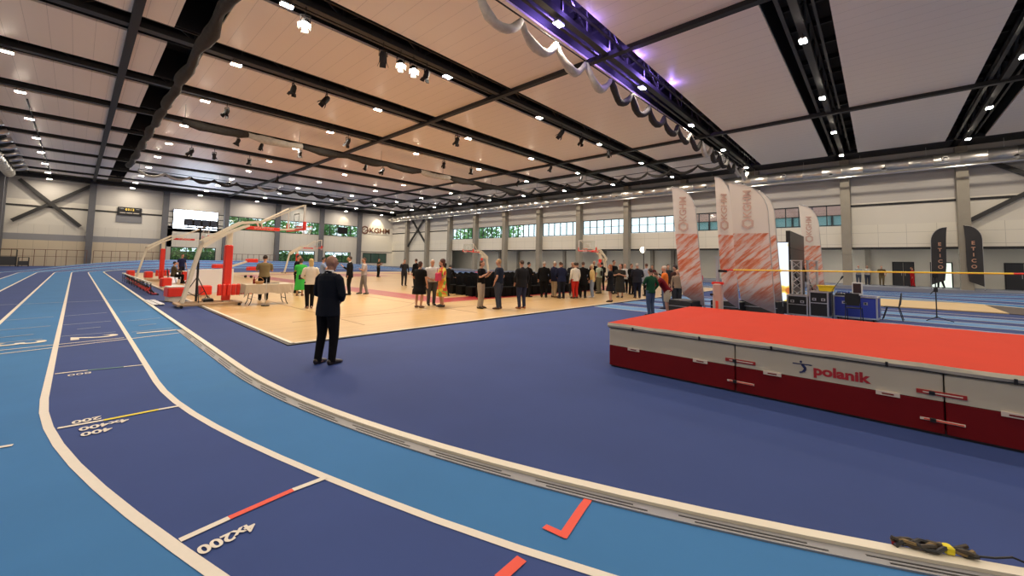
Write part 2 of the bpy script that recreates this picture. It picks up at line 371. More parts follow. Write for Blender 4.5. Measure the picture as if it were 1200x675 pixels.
# ---- side wall B (x = XB)
def cols_between(ys, a, b): return [y for y in ys if a <= y <= b]
WW = MB()
WIN_Y0, WIN_Y1, WZ0, WZ1 = 2.1, 58.5, 5.65, 7.6
WW.bb(XB, XB+.3, YD, YA, WZ1, 13.4, 0)                     # above the windows
WW.bb(XB, XB+.3, YD, WIN_Y0, 5.62, WZ1, 1); WW.bb(XB, XB+.3, WIN_Y1, YA, 5.62, WZ1, 1)
WW.bb(XB, XB+.3, YD, YA, 3.65, 5.62, 2)                    # parapet panels
WW.bb(XB+4.5, XB+4.8, YD, YA, 0, 3.65, 3)                  # rear wall below the gallery
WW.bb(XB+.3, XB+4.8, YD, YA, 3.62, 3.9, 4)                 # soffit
WW.bb(XB-.02, XB+.15, YD, YA, 3.50, 3.66, 5)
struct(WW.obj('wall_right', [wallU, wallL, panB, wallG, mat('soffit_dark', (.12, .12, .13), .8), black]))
# lower wall towards the far corner is flush and closed
m = MB(); m.bb(XB, XB+.3, 58.5, YA, 0, 3.65); struct(m.obj('wall_right', wallL))
mid = MB()
for a, b in ((YD, 2.1), (58.5, YA)): mid.bb(XB-.06, XB, a, b, 7.28, 7.46)
struct(mid.obj('trim_1', black))
for k, y in enumerate(TY):
    if y > YA-1: continue
    m = MB(); m.bb(XB-.75, XB-.02, y-.33, y+.33, 0, 11.5); m.bb(XB-.78, XB-.02, y-.36, y+.36, 3.0, 3.06); struct(m.obj('column', conc))
for k in range(8):
    y0, y1 = 2.1+7.05*k+.33, 2.1+7.05*(k+1)-.33
    wd = struct(empty('window_%d' % (k+1), (XB+.1, y0, WZ0)))
    m = MB(); n = 6; L = y1-y0; H_ = WZ1-WZ0
    m.bb(-.05, .1, 0, L, 0, .08); m.bb(-.05, .1, 0, L, H_-.1, H_)
    for i in range(n+1): m.bb(-.05, .1, L*i/n-.035, L*i/n+.035, 0, H_)
    if k < 4: m.bb(-.03, .06, 0, L, .95, 1.0)
    m.obj('window_frame', frame, wd)
    m = MB(); m.bb(.04, .05, 0, L, 0, H_); m.obj('window_pane', glass, wd)
    m = MB(); m.bb(XB, XB+.3, y0-.4, y0, WZ0, WZ1); m.bb(XB, XB+.3, y1, y1+.4, WZ0, WZ1); struct(m.obj('wall_right', wallL))
# doors and the under-gallery details
def door(n, x, y0, y1, z1, mdark, lit=False):
    d = struct(empty('door_%d' % n, (x, (y0+y1)/2, .3))); w = (y1-y0)/2; h = z1
    m = MB(); m.bb(-.08, 0, -w-.08, -w, 0, h+.08); m.bb(-.08, 0, w, w+.08, 0, h+.08); m.bb(-.08, 0, -w, w, h, h+.08); m.obj('door_frame', black, d)
    m = MB(); m.bb(-.05, -.01, -w, -.02, 0, h); m.bb(-.05, -.01, .02, w, 0, h); m.obj('door_leaf', mdark, d)
    for sgn in (-1, 1):
        m = MB(); m.bar((-.09, sgn*.12, .9), (-.09, sgn*.12, 1.3), .03); m.obj('door_handle', alu, d)
dk = mat('dark_door', (.03, .03, .035), .4); lit = emis('door_daylight_glow', (.9, 1.0, .85), 1.1)  # bright doorway: daylight put into the door leaves as a glow
door(1, XB+4.5, -2.25, -.95, 2.1, dk); door(2, XB+4.5, -4.6, -3.4, 2.1, lit); door(3, XB+4.5, -9.5, -7.6, 2.1, dk); door(4, XB+4.5, 10.6, 12.4, 2.1, dk); door(5, XB+4.5, 5.7, 6.8, 2.1, dk)
m = MB()
for y in (50.0, 45.6, 36, 29, 22, 19.3, 8.2, -5.5, 0.8): m.bb(XB+4.1, XB+4.5, y-.2, y+.2, .3, 3.62)
struct(m.obj('pilaster', conc))
for y, L in ((57, 2), (50, 2), (14.5, 2.2), (8.5, 2), (-10, 2.4), (36, 2.6), (28.3, 2.2), (22, 2), (3.2, 2.4), (1.2, 2.4), (-4.2, 2.6), (43, 1.6)):  # some strips are extra, added to brighten the wall under the gallery
    m = MB(); m.bb(-.09, .09, -L/2, L/2, -.05, 0); f = m.obj('strip_light', emis('strip_glow', (1, .95, .85), 22)); f.location = (XB+1.2, y, 3.6)
    tag(f, 'slim white strip light under the gallery edge, in a row partly added', 'light', 'strip lights under the gallery')
# bracing
for y0, y1 in ((65.55, 72.6),):
    m = MB(); m.bar((XB-.15, y0, 4.3), (XB-.15, y1, 11.2), .22, .3); m.bar((XB-.35, y1, 4.3), (XB-.35, y0, 11.2), .22, .3); struct(m.obj('wall_brace', black2))
m = MB(); m.bar((XB-.3, -5.3, 5.7), (XB-.3, -8.6, 7.9), .22, .3); m.bar((XB-.3, -5.3, 10.9), (XB-.3, -11.6, 6.5), .22, .3); m.bar((XB-.3, -8.6, 7.9), (XB-.3, -12, 10.9), .2, .3); struct(m.obj('wall_brace', black2))
# ---- end wall A (y = YA)
m = MB(); m.bb(XC, XB+.3, YA, YA+.3, 8.4, 13.4, 0)
m.bb(XC, 16.5, YA, YA+.3, 5.35, 8.4, 1); m.bb(39.2, XB+.3, YA, YA+.3, 0, 8.4, 1)
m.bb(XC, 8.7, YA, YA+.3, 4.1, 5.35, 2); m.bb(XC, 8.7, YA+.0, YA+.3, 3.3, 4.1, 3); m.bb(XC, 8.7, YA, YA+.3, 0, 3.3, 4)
m.bb(8.7, 9.7, YA, YA+.3, 0, 5.35, 2); m.bb(15.2, 23.95, YA, YA+.3, 0, 3.0, 2); m.bb(8.7, 39.2, YA, YA+.3, 3.0, 6.15, 2); m.bb(9.7, 15.2, YA, YA+.3, 0, 1.0, 2)
m.bb(23.95, 39.2, YA, YA+.3, 0, .9, 2); m.bb(23.95, 24.5, YA, YA+.3, .9, 3, 2); m.bb(30.6, 32.6, YA, YA+.3, .9, 3, 2); m.bb(37.6, 39.2, YA, YA+.3, .9, 3, 2)
struct(m.obj('wall_far', [wallU, wallL, panA, mat('painted_recess_shade', (.30, .30, .31), .7), tan]))  # grey band: dark of the recess put into the colour of a flush wall
m = MB(); m.bb(XC, 8.7, YA-.06, YA, 7.5, 7.72); m.bb(39.2, XB, YA-.05, YA, 3.2, 3.3); struct(m.obj('trim_2', black2))
for x in TX[:-1]:
    m = MB(); m.bb(x-.33, x+.33, YA-.7, YA-.02, 0, 11.4); struct(m.obj('column', concd))
m = MB(); m.bar((-5.6, YA-.3, 5.6), (1.0, YA-.3, 11.0), .25, .4); struct(m.obj('wall_brace', black2))
m = MB(); m.bar((-5.3, YA-.35, 10.8), (.2, YA-.35, 5.3), .25, .4); struct(m.obj('wall_brace', black2))
wi = 9
for x0, x1, z0, z1, n in ((16.7, 23.6, 6.15, 8.4, 5), (24.3, 31.3, 6.15, 8.4, 5), (31.9, 38.9, 6.15, 8.4, 5), (9.7, 15.2, 1.0, 3.0, 3), (24.5, 30.6, .9, 3.0, 3), (32.6, 37.6, .9, 3.0, 3), (40.3, 45.6, .9, 3.0, 3)):
    wd = struct(empty('window_%d' % wi, (x0, YA, z0))); wi += 1; L = x1-x0; H_ = z1-z0; yy = -.04 if x0 > 40 else 0
    m = MB(); m.bb(0, L, yy-.04, .1, 0, .08); m.bb(0, L, yy-.04, .1, H_-.12, H_)
    for i in range(n+1): m.bb(L*i/n-.05, L*i/n+.05, yy-.04, .1, 0, H_)
    m.obj('window_frame', frame, wd)
    m = MB(); m.bb(0, L, yy+.005, yy+.015, 0, H_); m.obj('window_pane', glass if x0 < 40 else mat('dark_green_glass', (.05, .10, .08), .1), wd)
m = MB()
for x0, x1 in ((16.4, 16.7), (23.6, 24.3), (31.3, 31.9), (38.9, 39.2)): m.bb(x0, x1, YA, YA+.3, 6.15, 8.4)
struct(m.obj('wall_far', wallL))
# ---- near side wall C, rear wall D
m = MB(); m.bb(XC-.3, XC, YD, YA, 0, 13.4); struct(m.obj('wall_left', wallU))
m = MB(); m.bb(XC-.3, XB+5, YD-.3, YD, 0, 13.4); struct(m.obj('wall_back', wallU))
for y in TY:
    if YD < y < YA-1: m = MB(); m.bb(XC+.02, XC+.6, y-.3, y+.3, 0, 11.4); struct(m.obj('column', concd))
# ---- ceiling
m = MB(); m.bb(XC, XB+.3, YD, YA, 13.4, 13.55); struct(m.obj('ceiling', deckm))
m = MB()
ys = [TY[0]]+TY[1:]
for i in range(len(TY)-1):
    y0, y1 = TY[i]+1.0, TY[i+1]-1.0
    if y1 > YA-.9: y1 = YA-3.4
    if y1 <= y0: continue
    for x0, x1 in ((-4.6, 2.3), (3.65, 44.3)):
        m.bb(x0, x1, y0, y1, HC, HC+.1)
struct(m.obj('ceiling', ceilm))
m = MB()
for i in range(len(TY)-1):
    y0, y1 = TY[i]+1.0, TY[i+1]-1.0
    if y1 > YA-.9: continue
    for y in (y0, y1): m.bb(XC, 44.3, y-.02, y+.02, HC+.1, 13.4)
struct(m.obj('ceiling', black))
m = MB(); m.bb(44.3, XB-.1, YD, YA, 11.62, 11.9); m.bb(XC, -4.6, YD, YA, 11.6, 11.9); m.bb(XC, XB, YA-1.2, YA-.1, 11.2, 11.7); struct(m.obj('trim_3', black))
m = MB()
for i in range(len(TY)):
    for k in range(26): m.bb(XC+2.1*k, XC+2.1*k+.12, TY[i]-.98, TY[i]+.98, 13.15, 13.4)
struct(m.obj('ceiling_joists', black2))
# trusses
for y in TY:
    if y > YA+2: continue
    m = MB(); m.bb(XC+.1, XB-.1, y-.14, y+.14, 11.50, 11.74); m.bb(XC+.1, XB-.1, y-.12, y+.12, 12.95, 13.14)
    m.bb(XC+.1, XB-.1, y+.42, y+.56, 11.62, 11.7); m.bb(XC+.1, XB-.1, y-.56, y-.46, 11.8, 11.87)
    n = 28; L = (XB-XC-.4)/n
    for k in range(n):
        x = XC+.2+L*k
        m.bar((x, y, 11.7), (x, y, 13.0), .08)
        m.bar((x, y, 11.7 if k % 2 else 13.0), (x+L, y, 13.0 if k % 2 else 11.7), .09)
    struct(m.obj('roof_truss', black2))
for x in (1.1, 16.34, 31.58):
    m = MB(); m.bb(x-.15, x+.15, YD, YA, 11.40, 11.62); struct(m.obj('roof_beam', black))
m = MB(); m.bb(36.6, 37.1, 9.15, YA, 11.35, 11.62); struct(m.obj('roof_beam', black))
m = MB(); m.bb(-2.74, -2.66, 40, YA, 11.5, 11.56); struct(m.obj('cable_tray', black))
# ================================================================== LAMPS
lens = emis('lamp_lens', (1.0, 0.87, 0.70), LAMP_L)
def make_lamp():
    t = empty('ceiling_lamp', (0, 0, 0), label='rectangular white downlight hanging below a black roof truss', cat='lamp', group='downlights below the roof trusses')
    m = MB(); m.bbox(-.23, .23, -.14, .14, .02, .12, .02); m.obj('housing', alu, t)
    m = MB(); m.quad((-.21, -.12, .012), (.21, -.12, .012), (.21, .12, .012), (-.21, .12, .012)); o = m.obj('lens', lens, t)
    m = MB(); m.tube([(-.18, 0, .12), (-.12, 0, .3), (.12, 0, .3), (.18, 0, .12)], .012, 6); m.obj('hanger', black, t)
    return t
lp = None
LX = [-2.8+7.62*k for k in range(7)]
for y in TY[1:-1]:
    if y > YA: continue
    for x in LX:
        if y > YA-1: continue
        if lp is None: lp = make_lamp(); lp.location = (x, y, 11.2)
        else: dup(lp, (x, y, 11.2))
for x in LX:
    dup(lp, (x, YA-2.2, 10.95)).__setitem__('label', 'rectangular white downlight by the end wall')
for o in list(COL.objects):
    if o.name.startswith('ceiling_lamp') and abs(o.location.y-(YA-2.2)) < .1: o['group'] = 'downlights along the end wall'
# stage spotlights (unlit) and warm floods
def spot(x, y, z, tilt, rz, label, size=1.0, group=None, lit=False, warm=(1, .78, .5)):
    t = empty('stage_spotlight', (x, y, z), rz, label, 'spotlight', group); s = size
    m = MB(); m.bar((0, -.17*s, 0), (0, -.17*s, -.3*s), .03, .04); m.bar((0, .17*s, 0), (0, .17*s, -.3*s), .03, .04); m.bar((0, -.18*s, 0), (0, .18*s, 0), .03, .05); m.cyl((0, 0, 0), (0, 0, .35), .02); m.obj('yoke', black, t)
    R_ = Matrix.Rotation(tilt, 3, 'Y'); c = Vector((0, 0, -.3*s))
    m = MB(); m.tube([c+R_ @ Vector((-.22*s, 0, 0)), c+R_ @ Vector((-.1*s, 0, 0)), c+R_ @ Vector((.22*s, 0, 0)), c+R_ @ Vector((.24*s, 0, 0))], [.10*s, .15*s, .16*s, .17*s], 12); h = m.obj('lamp_head', black, t)
    for a in range(4):
        A = Matrix.Rotation(a*pi/2, 3, 'X'); mm = MB(); mm.box(c+R_ @ (A @ Vector((.33*s, 0, .19*s))), (.2*s, .26*s, .012), M=R_ @ A @ Matrix.Rotation(-.4, 3, 'Y')); mm.obj('barn_door', black, h)
    if lit:
        m = MB(); q = c+R_ @ Vector((.245*s, 0, 0)); m.tube([q, q+R_ @ Vector((.01, 0, 0))], [.15*s, .15*s], 16); m.obj('lens', emis('flood_lens', (1, .85, .62), 160.0), t)
    return t
spots = [(8.6, 15.6), (10.9, 15.7), (7.3, 22.5), (9.0, 22.4), (5.8, 29.2), (12.5, 33.2), (13.5, 29.9), (8.0, 36.8), (9.6, 36.8), (6.2, 43.6), (7.8, 43.6), (10.5, 43.7), (22.0, 15.6), (24.5, 15.6), (28.5, 15.9), (18.5, 22.6), (29.9, 22.8), (18.5, 36.9), (20.3, 36.9), (22.6, 33.0), (26.0, 29.8), (33.0, 29.7), (35.2, 23.0), (15.0, 50.6), (12.0, 57.6)]
for i, (x, y) in enumerate(spots):
    y = min(TY, key=lambda t: abs(t-y*1.025)); x *= 1.025
    spot(x, y, 11.17, radians(55+10*(i % 3)), radians(60+37*i % 180), 'black theatre spotlight with barn doors hanging from a roof truss', .9+.15*(i % 3 == 0), 'black spotlights under the roof')
for x, y in ((5.5, 16.2), (9.7, 16.2), (10.4, 16.2)):
    spot(x, y, 11.17, radians(50), radians(245), 'bright warm theatre spotlight glowing on the truss', 1.0, 'lit warm spotlights on the near truss', True)
def light(kind, loc, d, energy, col, parent=None, **k):
    l = bpy.data.lights.new('light', kind); l.energy = energy; l.color = col
    for a, b in k.items(): setattr(l, a, b)
    o = bpy.data.objects.new('light', l); COL.objects.link(o); o.location = loc
    o.rotation_euler = Vector(d).to_track_quat('-Z', 'Y').to_euler()
    if parent: o.parent = parent
    return o
# the pair of warm floods throws a pool on the court
light('SPOT', (5.7, 15.7, 10.8), (-.1, -.15, -1), SPOT_W, (1, .80, .55), spot_size=radians(95), spot_blend=.8, shadow_soft_size=.15)
light('SPOT', (10.0, 15.9, 10.8), (.0, -.1, -1), SPOT_W*2, (1, .80, .55), spot_size=radians(100), spot_blend=.8, shadow_soft_size=.15)
# purple moving heads in the recess over the net
for x, y, e in ((13.5, 9.0, 420), (17.4, 8.75, 260), (21.3, 8.6, 260)):
    t = empty('moving_head_light', (x, y, 11.9), 0, 'purple-glowing stage light clamped to the truss above the net', 'stage light', 'purple stage lights on the truss')
    m = MB(); m.bbox(-.16, .16, -.12, .12, -.14, -.02, .02); m.obj('base', black, t)
    m = MB(); m.bar((-.14, 0, -.1), (-.14, 0, .2), .04); m.bar((.14, 0, -.1), (.14, 0, .2), .04); m.obj('yoke', black, t)
    m = MB(); m.tube([(0, 0, .05), (0, 0, .2), (0, 0, .3)], [.10, .12, .10], 12); h = m.obj('lamp_head', black, t)
    m = MB(); m.tube([(0, 0, .301), (0, 0, .31)], [.09, .09], 12); m.obj('lens', emis('purple_lens', (.35, .22, 1), 30), t)
    light('POINT', (0, -.55, -.55), (0, 0, 1), 28, (.33, .20, 1), t, shadow_soft_size=.08)  # extra bare point light, added for the purple patches on the ceiling panel
    light('POINT', (0, 0, .55), (0, 0, 1), e, (.33, .20, 1), t, shadow_soft_size=.1)
    light('SPOT', (.3, -.5, .0), (.35, -.45, .12), e*1.0, (.45, .32, 1), t, spot_size=radians(60), spot_blend=1, shadow_soft_size=.1)
# wall washer above the end-wall letters
light('SPOT', (43.2, YA-1.3, 11.0), (0, .42, -1), 900, (1, .82, .5), spot_size=radians(75), spot_blend=.5, shadow_soft_size=.05)
light('SPOT', (36.0, YA-.9, 10.8), (0, .3, -1), 260, (1, .82, .5), spot_size=radians(80), spot_blend=.6, shadow_soft_size=.05)
for x in (43.2, 36.0):
    t = empty('wall_washer', (x, YA-1.3, 11.2), 0, 'small round wall light above the %s' % ('dark lettering on the end wall' if x > 40 else 'right-hand gallery window'), 'light')
    m = MB(); m.tube([(0, 0, -.12), (0, 0, .12)], [.1, .1], 12); m.obj('housing', alu, t); m = MB(); m.tube([(0, 0, -.13), (0, 0, -.121)], [.09, .09], 12); m.obj('lens', emis('washer_lens', (1, .9, .7), 25), t)
# ================================================================== DUCTS
def duct(x, y0, y1, z, r, label, sd):
    t = empty('air_duct', (x, y0, z), 0, label, 'duct'); L = y1-y0
    m = MB(); pts = []; rd = []; y = 0
    while y < L:
        pts += [(0, y, 0), (0, y+.02, 0), (0, y+.06, 0), (0, y+.08, 0)]; rd += [r, r*1.035, r*1.035, r]; y += 1.4
    pts.append((0, L, 0)); rd.append(r); m.tube(pts, rd, 20); m.obj('duct_pipe', steel, t, smooth=True)
    y = 1.5; k = 0
    while y < L-1:
        d = Vector((-sd*.75, 0, -.5)).normalized() if k % 3 else Vector((-sd*.95, 0, .1)).normalized()
        m = MB(); a = d*r*.96+Vector((0, y, 0)); b = d*(r*1.10)+Vector((0, y, 0)); m.tube([a, b, b], [.19, .19, .15], 14, 0); m.tube([b, b+d*.015], [.12, .12], 12, 1); m.obj('nozzle', [alu if k % 3 else white, black], t); y += 3.5; k += 1
    y = 1
    while y < L: m = MB(); m.cyl((0, y, r*.9), (0, y, 11.7-z), .012, n=6); m.obj('hanger', alu, t); y += 4
duct(45.7, -16, 78, 10.38, .52, 'long silver spiral duct running along the side wall below the ceiling', 1)
duct(-5.6, -16, 72, 10.6, .45, 'silver spiral duct above the left edge of the track', -1)
m = MB(); m.cyl((45.1, -16, 9.72), (45.1, 77, 9.72), .07); 
cbm = m.obj('sprinkler_pipe', alu); tag(cbm, 'thin pale pipe running below the big silver duct', 'pipe')
for k in range(9):
    y = 44+k*3.3; m = MB(); m.tube([(-5.1, y, 10.9), (-4.8, y, 11.0), (-4.2, y, 11.25)], [.22, .22, .22], 12); o = m.obj('branch_duct', steel, smooth=True); tag(o, 'short silver branch duct by the left wall', 'duct', 'branch ducts at the left wall')
# ================================================================== NETS
netm = mat('gathered_net', (.035, .032, .030), .9, noise=.4, nscale=6, bump=1)
netw = mat('net_lamplight_tint', (.50, .48, .44), .8, noise=.35, nscale=5, bump=1)  # lamp light on the net pockets, put into a paler copy of the net
def net(p0, p1, label, swag=2.2, drop=.45, r=.17, pale=(), flatbundle=False, cable_z=0.25):
    p0 = Vector(p0); p1 = Vector(p1); L = (p1-p0).length; d = (p1-p0)/L; q = Vector((-d.y, d.x, 0))
    t = empty('gathered_net', p0, 0, label, 'net')
    m = MB(); m.cyl((0, 0, cable_z), tuple(d*L+Vector((0, 0, cable_z))), .03, n=6); m.obj('track_rail', black, t)
    n = int(L/swag); step = L/n
    for k_ in range(int(L/7)+1): m = MB(); q_ = d*min(L-.1, 7*k_+.1); m.cyl((q_.x, q_.y, cable_z), (q_.x, q_.y, 11.62-p0.z), .012, n=5); m.obj('hanger', black, t)
    runs = []; i = 0
    while i < n:
        if i in pale: runs.append((i, i+1, True)); i += 1
        else:
            j = i
            while j < n and j not in pale: j += 1
            runs.append((i, j, False)); i = j
    for i0, i1, lit_ in runs:
        m = MB(); pts = []; rr = []
        for i in range(i0, i1):
            for j in range(9 if i == i1-1 else 8):
                u = j/8; b_ = 1-(2*u-1)**2; zz = -drop*b_+cable_z*.5; pts.append(d*(step*(i+u))+Vector((0, 0, zz))+q*(.05*sin(7*u+i)))
                k_ = (1+.12*sin(5*i+9*u)+.08*sin(31*u+i)); rr.append((r*(.75+.35*b_)*k_, r*(.75+.4*b_)*k_))
        m.tube(pts, rr, 10, flat=(0, 0, 1)); m.obj('lit_tint_swag' if lit_ else 'net_bundle', netw if lit_ else netm, t, smooth=True)
net((8.5, 9.55, 10.55), (43, 9.1, 10.55), 'scalloped gathered net hanging below the purple-lit truss', 2.1, .75, .16, (0, 1, 2, 3, 10, 14, 15))
net((4.2, 33.2, 10.35), (37.2, 33.2, 10.35), 'thick dark rolled net hanging across the middle of the hall', 3.4, .14, .26, (1, 5, 9))
net((3.9, 57.5, 10.5), (37, 57.5, 10.5), 'farthest scalloped net hanging across the hall in thin swags', 2.1, .5, .14, (0, 1, 5, 10))
net((37.6, 9.5, 10.6), (37.6, 57, 10.6), 'scalloped dark net hanging along the window side of the courts', 2.3, .45, .13)
net((3.1, 8, 10.6), (3.1, 56, 10.5), 'bunched dark net hanging in the ceiling slot above the track side of the courts', 4.5, .08, .22)
# ================================================================== OUTSIDE
def tree(x, y, h, r, seed, label):
    rnd = random.Random(seed); t = empty('tree', (x, y, 0), 0, label, 'tree', 'trees outside the end wall')
    m = MB(); m.tube([(0, 0, 0), (0.1, 0, h*.5), (0, .1, h*.8)], [.25, .18, .08], 8); m.obj('trunk', mat('bark', (.12, .08, .05), .9), t)
    m = MB()
    for k in range(430):
        a, b, c = rnd.gauss(0, 1), rnd.gauss(0, 1), rnd.gauss(0, 1); l = sqrt(a*a+b*b+c*c)+1e-6; f = rnd.random()**.4
        p = Vector((a/l*r*f, b/l*r*f, h*.62+c/l*h*.42*f)); s = rnd.uniform(.3, .6)
        R_ = Euler((rnd.uniform(0, 6), rnd.uniform(0, 6), 0)).to_matrix(); m.add([p+R_ @ Vector(q)*s for q in ((-1, 0, 0), (0, -.5, 0), (1, 0, 0), (0, .5, .1))], [(0, 1, 2, 3)])
    m.obj('crown', mat('leaves_%d' % (seed % 3), ((.16, .38, .09), (.24, .48, .14), (.11, .28, .07))[seed % 3], .7), t)
for i, (x, y, h, r) in enumerate(((10, 88, 8, 2.6), (15.6, 89, 8, 2.8), (21, 87, 12, 2.6), (26.4, 88, 11, 2.7), (31, 93, 9, 2.5), (36, 88, 13, 2.6), (41.5, 88, 13, 2.8), (47, 89, 11, 2.6), (23.5, 95, 13, 3), (13, 97, 11, 3.2), (38.5, 96, 13, 3.2), (18, 102, 13, 3.5))):
    tree(x, y, h, r, i, 'leafy green tree seen through the end wall windows')
for i, (x, y, h, r) in enumerate(((58, 62, 11, 3), (60, 56, 12, 3.2), (59, 68, 10, 3))):
    tree(x, y, h, r, 20+i, 'leafy green tree seen through the farthest side windows')
m = MB(); m.bb(-10, 110, YA+1, 130, -.35, -.25); m.bb(XB+6, 110, -20, YA+1, -.35, -.25); struct(m.obj('ground_outside', mat('lawn', (.12, .26, .06), .9, noise=.3)))
t = empty('hedge', (27, 83.5, 0), 0, 'dense green hedge outside the lower end wall windows', 'hedge')
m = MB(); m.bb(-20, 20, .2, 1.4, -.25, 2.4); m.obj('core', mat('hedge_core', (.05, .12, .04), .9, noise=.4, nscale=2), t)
rnd = random.Random(5); m = MB()
for k in range(1800):
    p = Vector((rnd.uniform(-20, 20), rnd.uniform(-.1, .3), rnd.uniform(0, 2.75))); R_ = Euler((rnd.uniform(0, 6), rnd.uniform(0, 6), 0)).to_matrix(); s = rnd.uniform(.12, .28); m.add([p+R_ @ Vector(q)*s for q in ((-1, 0, 0), (0, -.5, 0), (1, 0, 0), (0, .5, .1))], [(0, 1, 2, 3)])
o = m.obj('foliage', mat('hedge_leaves', (.18, .36, .10), .7), t); o['kind'] = 'stuff'
bb_ = empty('brick_building', (62, -6, 0), 0, 'red brick building with teal glazing outside the nearest side windows', 'building')
m = MB(); m.bb(0, 10, -14, 26, 8.2, 12.2); m.bb(0, 10, -14, 26, 0, 6.6); m.obj('wall', ribbed('outside_brick', (.50, .26, .22), 'Z', .4, .12, .8, .8), bb_)
m = MB(); m.bb(.2, 10, -14, 26, 6.6, 8.2); m.obj('window_band', mat('teal_glass', (.25, .38, .40), .2), bb_)
m = MB()
for k in range(20): m.bb(-.02, .2, -14+2*k, -13.8+2*k, 6.6, 8.2)
m.obj('mullion', frame, bb_)
m = MB(); m.bb(-.3, 10.3, -14.3, 26.3, 12.2, 12.5); m.obj('roof', frame, bb_)
# ================================================================== HIGH JUMP MAT
MX0, MX1, MY0, MY1 = 6.3, 10.35, -2.55, 3.47
matw = mat('mat_white_vinyl', (0.60, 0.55, 0.44), 0.5, noise=.08, nscale=2, bump=.3)
matr = mat('mat_top_red', (0.62, 0.052, 0.024), 0.8, spec=.15, noise=.06, nscale=1.5, bump=.2)
t = empty('high_jump_mat', ((MX0+MX1)/2, (MY0+MY1)/2, 0), 0, 'huge high jump landing mat with a bright red top and white and dark red sides', 'mat')
hx, hy = (MX1-MX0)/2, (MY1-MY0)/2
m = MB(); m.bb(-hx+.03, hx-.03, -hy+.03, hy-.03, 0, .06); m.obj('pallet_base', mat('dark_pallet', (.05, .05, .06), .8), t)
cuts = [hy, 1.52-.46, -.47-.46, -hy]
for i in range(3):
    y1, y0 = cuts[i], cuts[i+1]
    m = MB(); m.bbox(-hx, hx, y0+.006, y1-.006, .03, .365, .012, 0); a = m.obj('lower_block', redd, t)
    m = MB(); m.bbox(-hx, hx, y0+.006, y1-.006, .365, .655, .012, 0); a = m.obj('upper_block', matw, t)
m = MB(); n = 24; k0 = len(m.v)
for j in range(n+1):
    y = -hy-.015+(2*hy+.03)*j/n; w_ = .006*sin(j*1.7)
    for x, z in ((-hx-.02, .668), (-hx-.035+w_, .70), (-hx-.02, .742), (hx+.02, .742), (hx+.035, .70), (hx+.02, .668)): m.v.append((x, y, z+.004*sin(j*2.3)))
for j in range(n):
    for i in range(6): a, b = k0+6*j+i, k0+6*j+(i+1) % 6; m.f.append((a, b, b+6, a+6)); m.m.append(1 if i == 2 else 0)
m.f.append(tuple(k0+i for i in range(6))); m.f.append(tuple(k0+6*n+i for i in range(6))); m.m += [0, 0]
m.obj('top_cover', [matw, matr], t)
m = MB(); m.bb(-hx-.02, -hx+.1, -hy, hy, .657, .667); m.obj('dark_seam', blackp, t)
tabm = mat('tab_pink_white', (.72, .62, .55), .6)
for y in (3.02, 1.98, 1.08, -.03, -.95, -1.9):
    y -= .46; m = MB(); m.bb(-hx-.012, -hx, y-.1, y+.1, .325, .372); a = m.obj('velcro_tab', tabm, t); mm = MB(); mm.bb(-hx-.014, -hx-.012, y-.05, y+.05, .34, .355); mm.obj('tab_label', redd, a)
    m = MB(); m.bb(-hx-.045, -hx-.02, y-.012, y+.012, .655, .71); m.obj('strap', blackp, t)
for y in (1.47, -.43):
    y -= .46
    for z, mm_ in ((.44, True), (.155, False)):
        m = MB()
        if mm_: m.bb(-hx-.012, -hx, y-.2, y+.17, z-.022, z+.022)
        else: m.bb(-hx-.010, -hx, y-.18, y+.15, z-.012, z+.012)
        a = m.obj('buckle_strap', mat('strap_dark_red', (.35, .02, .02), .6) if mm_ else tabm, t)
        m = MB(); m.bb(-hx-.016, -hx-.012, y-.17, y+.12, z-.006, z+.006)
        m.obj('strap_print', tabm if mm_ else liner, a)
        m = MB(); m.bbox(-hx-.03, -hx, y+.03, y+.075, z-.02, z+.02, .004); m.obj('buckle', blackp, a)
text_obj('maker_lettering', 'polanik', .155, mat('letter_red', (.45, .02, .03), .5), t, basis((-hx-.004, .385-.46, .478), (0, -1, 0), (0, 0, 1)), .002, 1.15, bold=.006)
m = MB(); c = Vector((-hx-.005, .755-.46, .50)); nav = mat('letter_navy', (.02, .03, .12), .5)
for p0, p1, w_ in (((.10, .03), (-.10, .035), .012), ((0, .03), (-.035, -.02), .03), ((-.035, -.02), (-.01, -.06), .028), ((-.01, -.06), (.03, -.075), .018)):
    m.bar(c+Vector((0, p0[0], p0[1])), c+Vector((0, p1[0], p1[1])), .004, w_)
m.ell(c+Vector((0, .012, .06)), (.004, .014, .014)); m.obj('athlete_emblem', nav, t)
# high jump uprights and bar
def upright(x, y, label):
    t = empty('high_jump_upright', (x, y, 0), 0, label, 'stand', None)
    m = MB(); m.bbox(-.3, .3, -.2, .2, 0, .05, .01); m.obj('base', mat('upright_base', (.2, .2, .22), .5), t)
    m = MB(); m.bbox(-.10, .10, -.10, .10, .05, 1.32, .03); p = m.obj('padded_lower_post', mat('pink_white_pad', (.55, .42, .37), .6), t)
    mm = MB(); mm.bb(-.105, -.10, -.03, .03, .5, .9); mm.obj('pad_print', liner, p)
    m = MB(); m.bb(-.035, .035, -.035, .035, 1.35, 1.95); m.bb(-.05, .05, -.05, .05, 1.95, 1.99); m.obj('inner_post', alu, t)
    m = MB(); m.bbox(-.06, .06, -.13, .13, 1.30, 1.36, .01); m.obj('clamp_collar', redp, t)
    m = MB(); m.tube([(-.12, .1, 1.05), (-.2, .1, 1.05)], [.03, .03], 8); m.obj('knob', black, t)
    m = MB(); m.bbox(-.05, .05, -.2, -.02, 1.60, 1.66, .005); m.obj('bar_rest', black, t)
upright(10.75, 2.95, 'pinkish padded high jump upright standing behind the red mat')
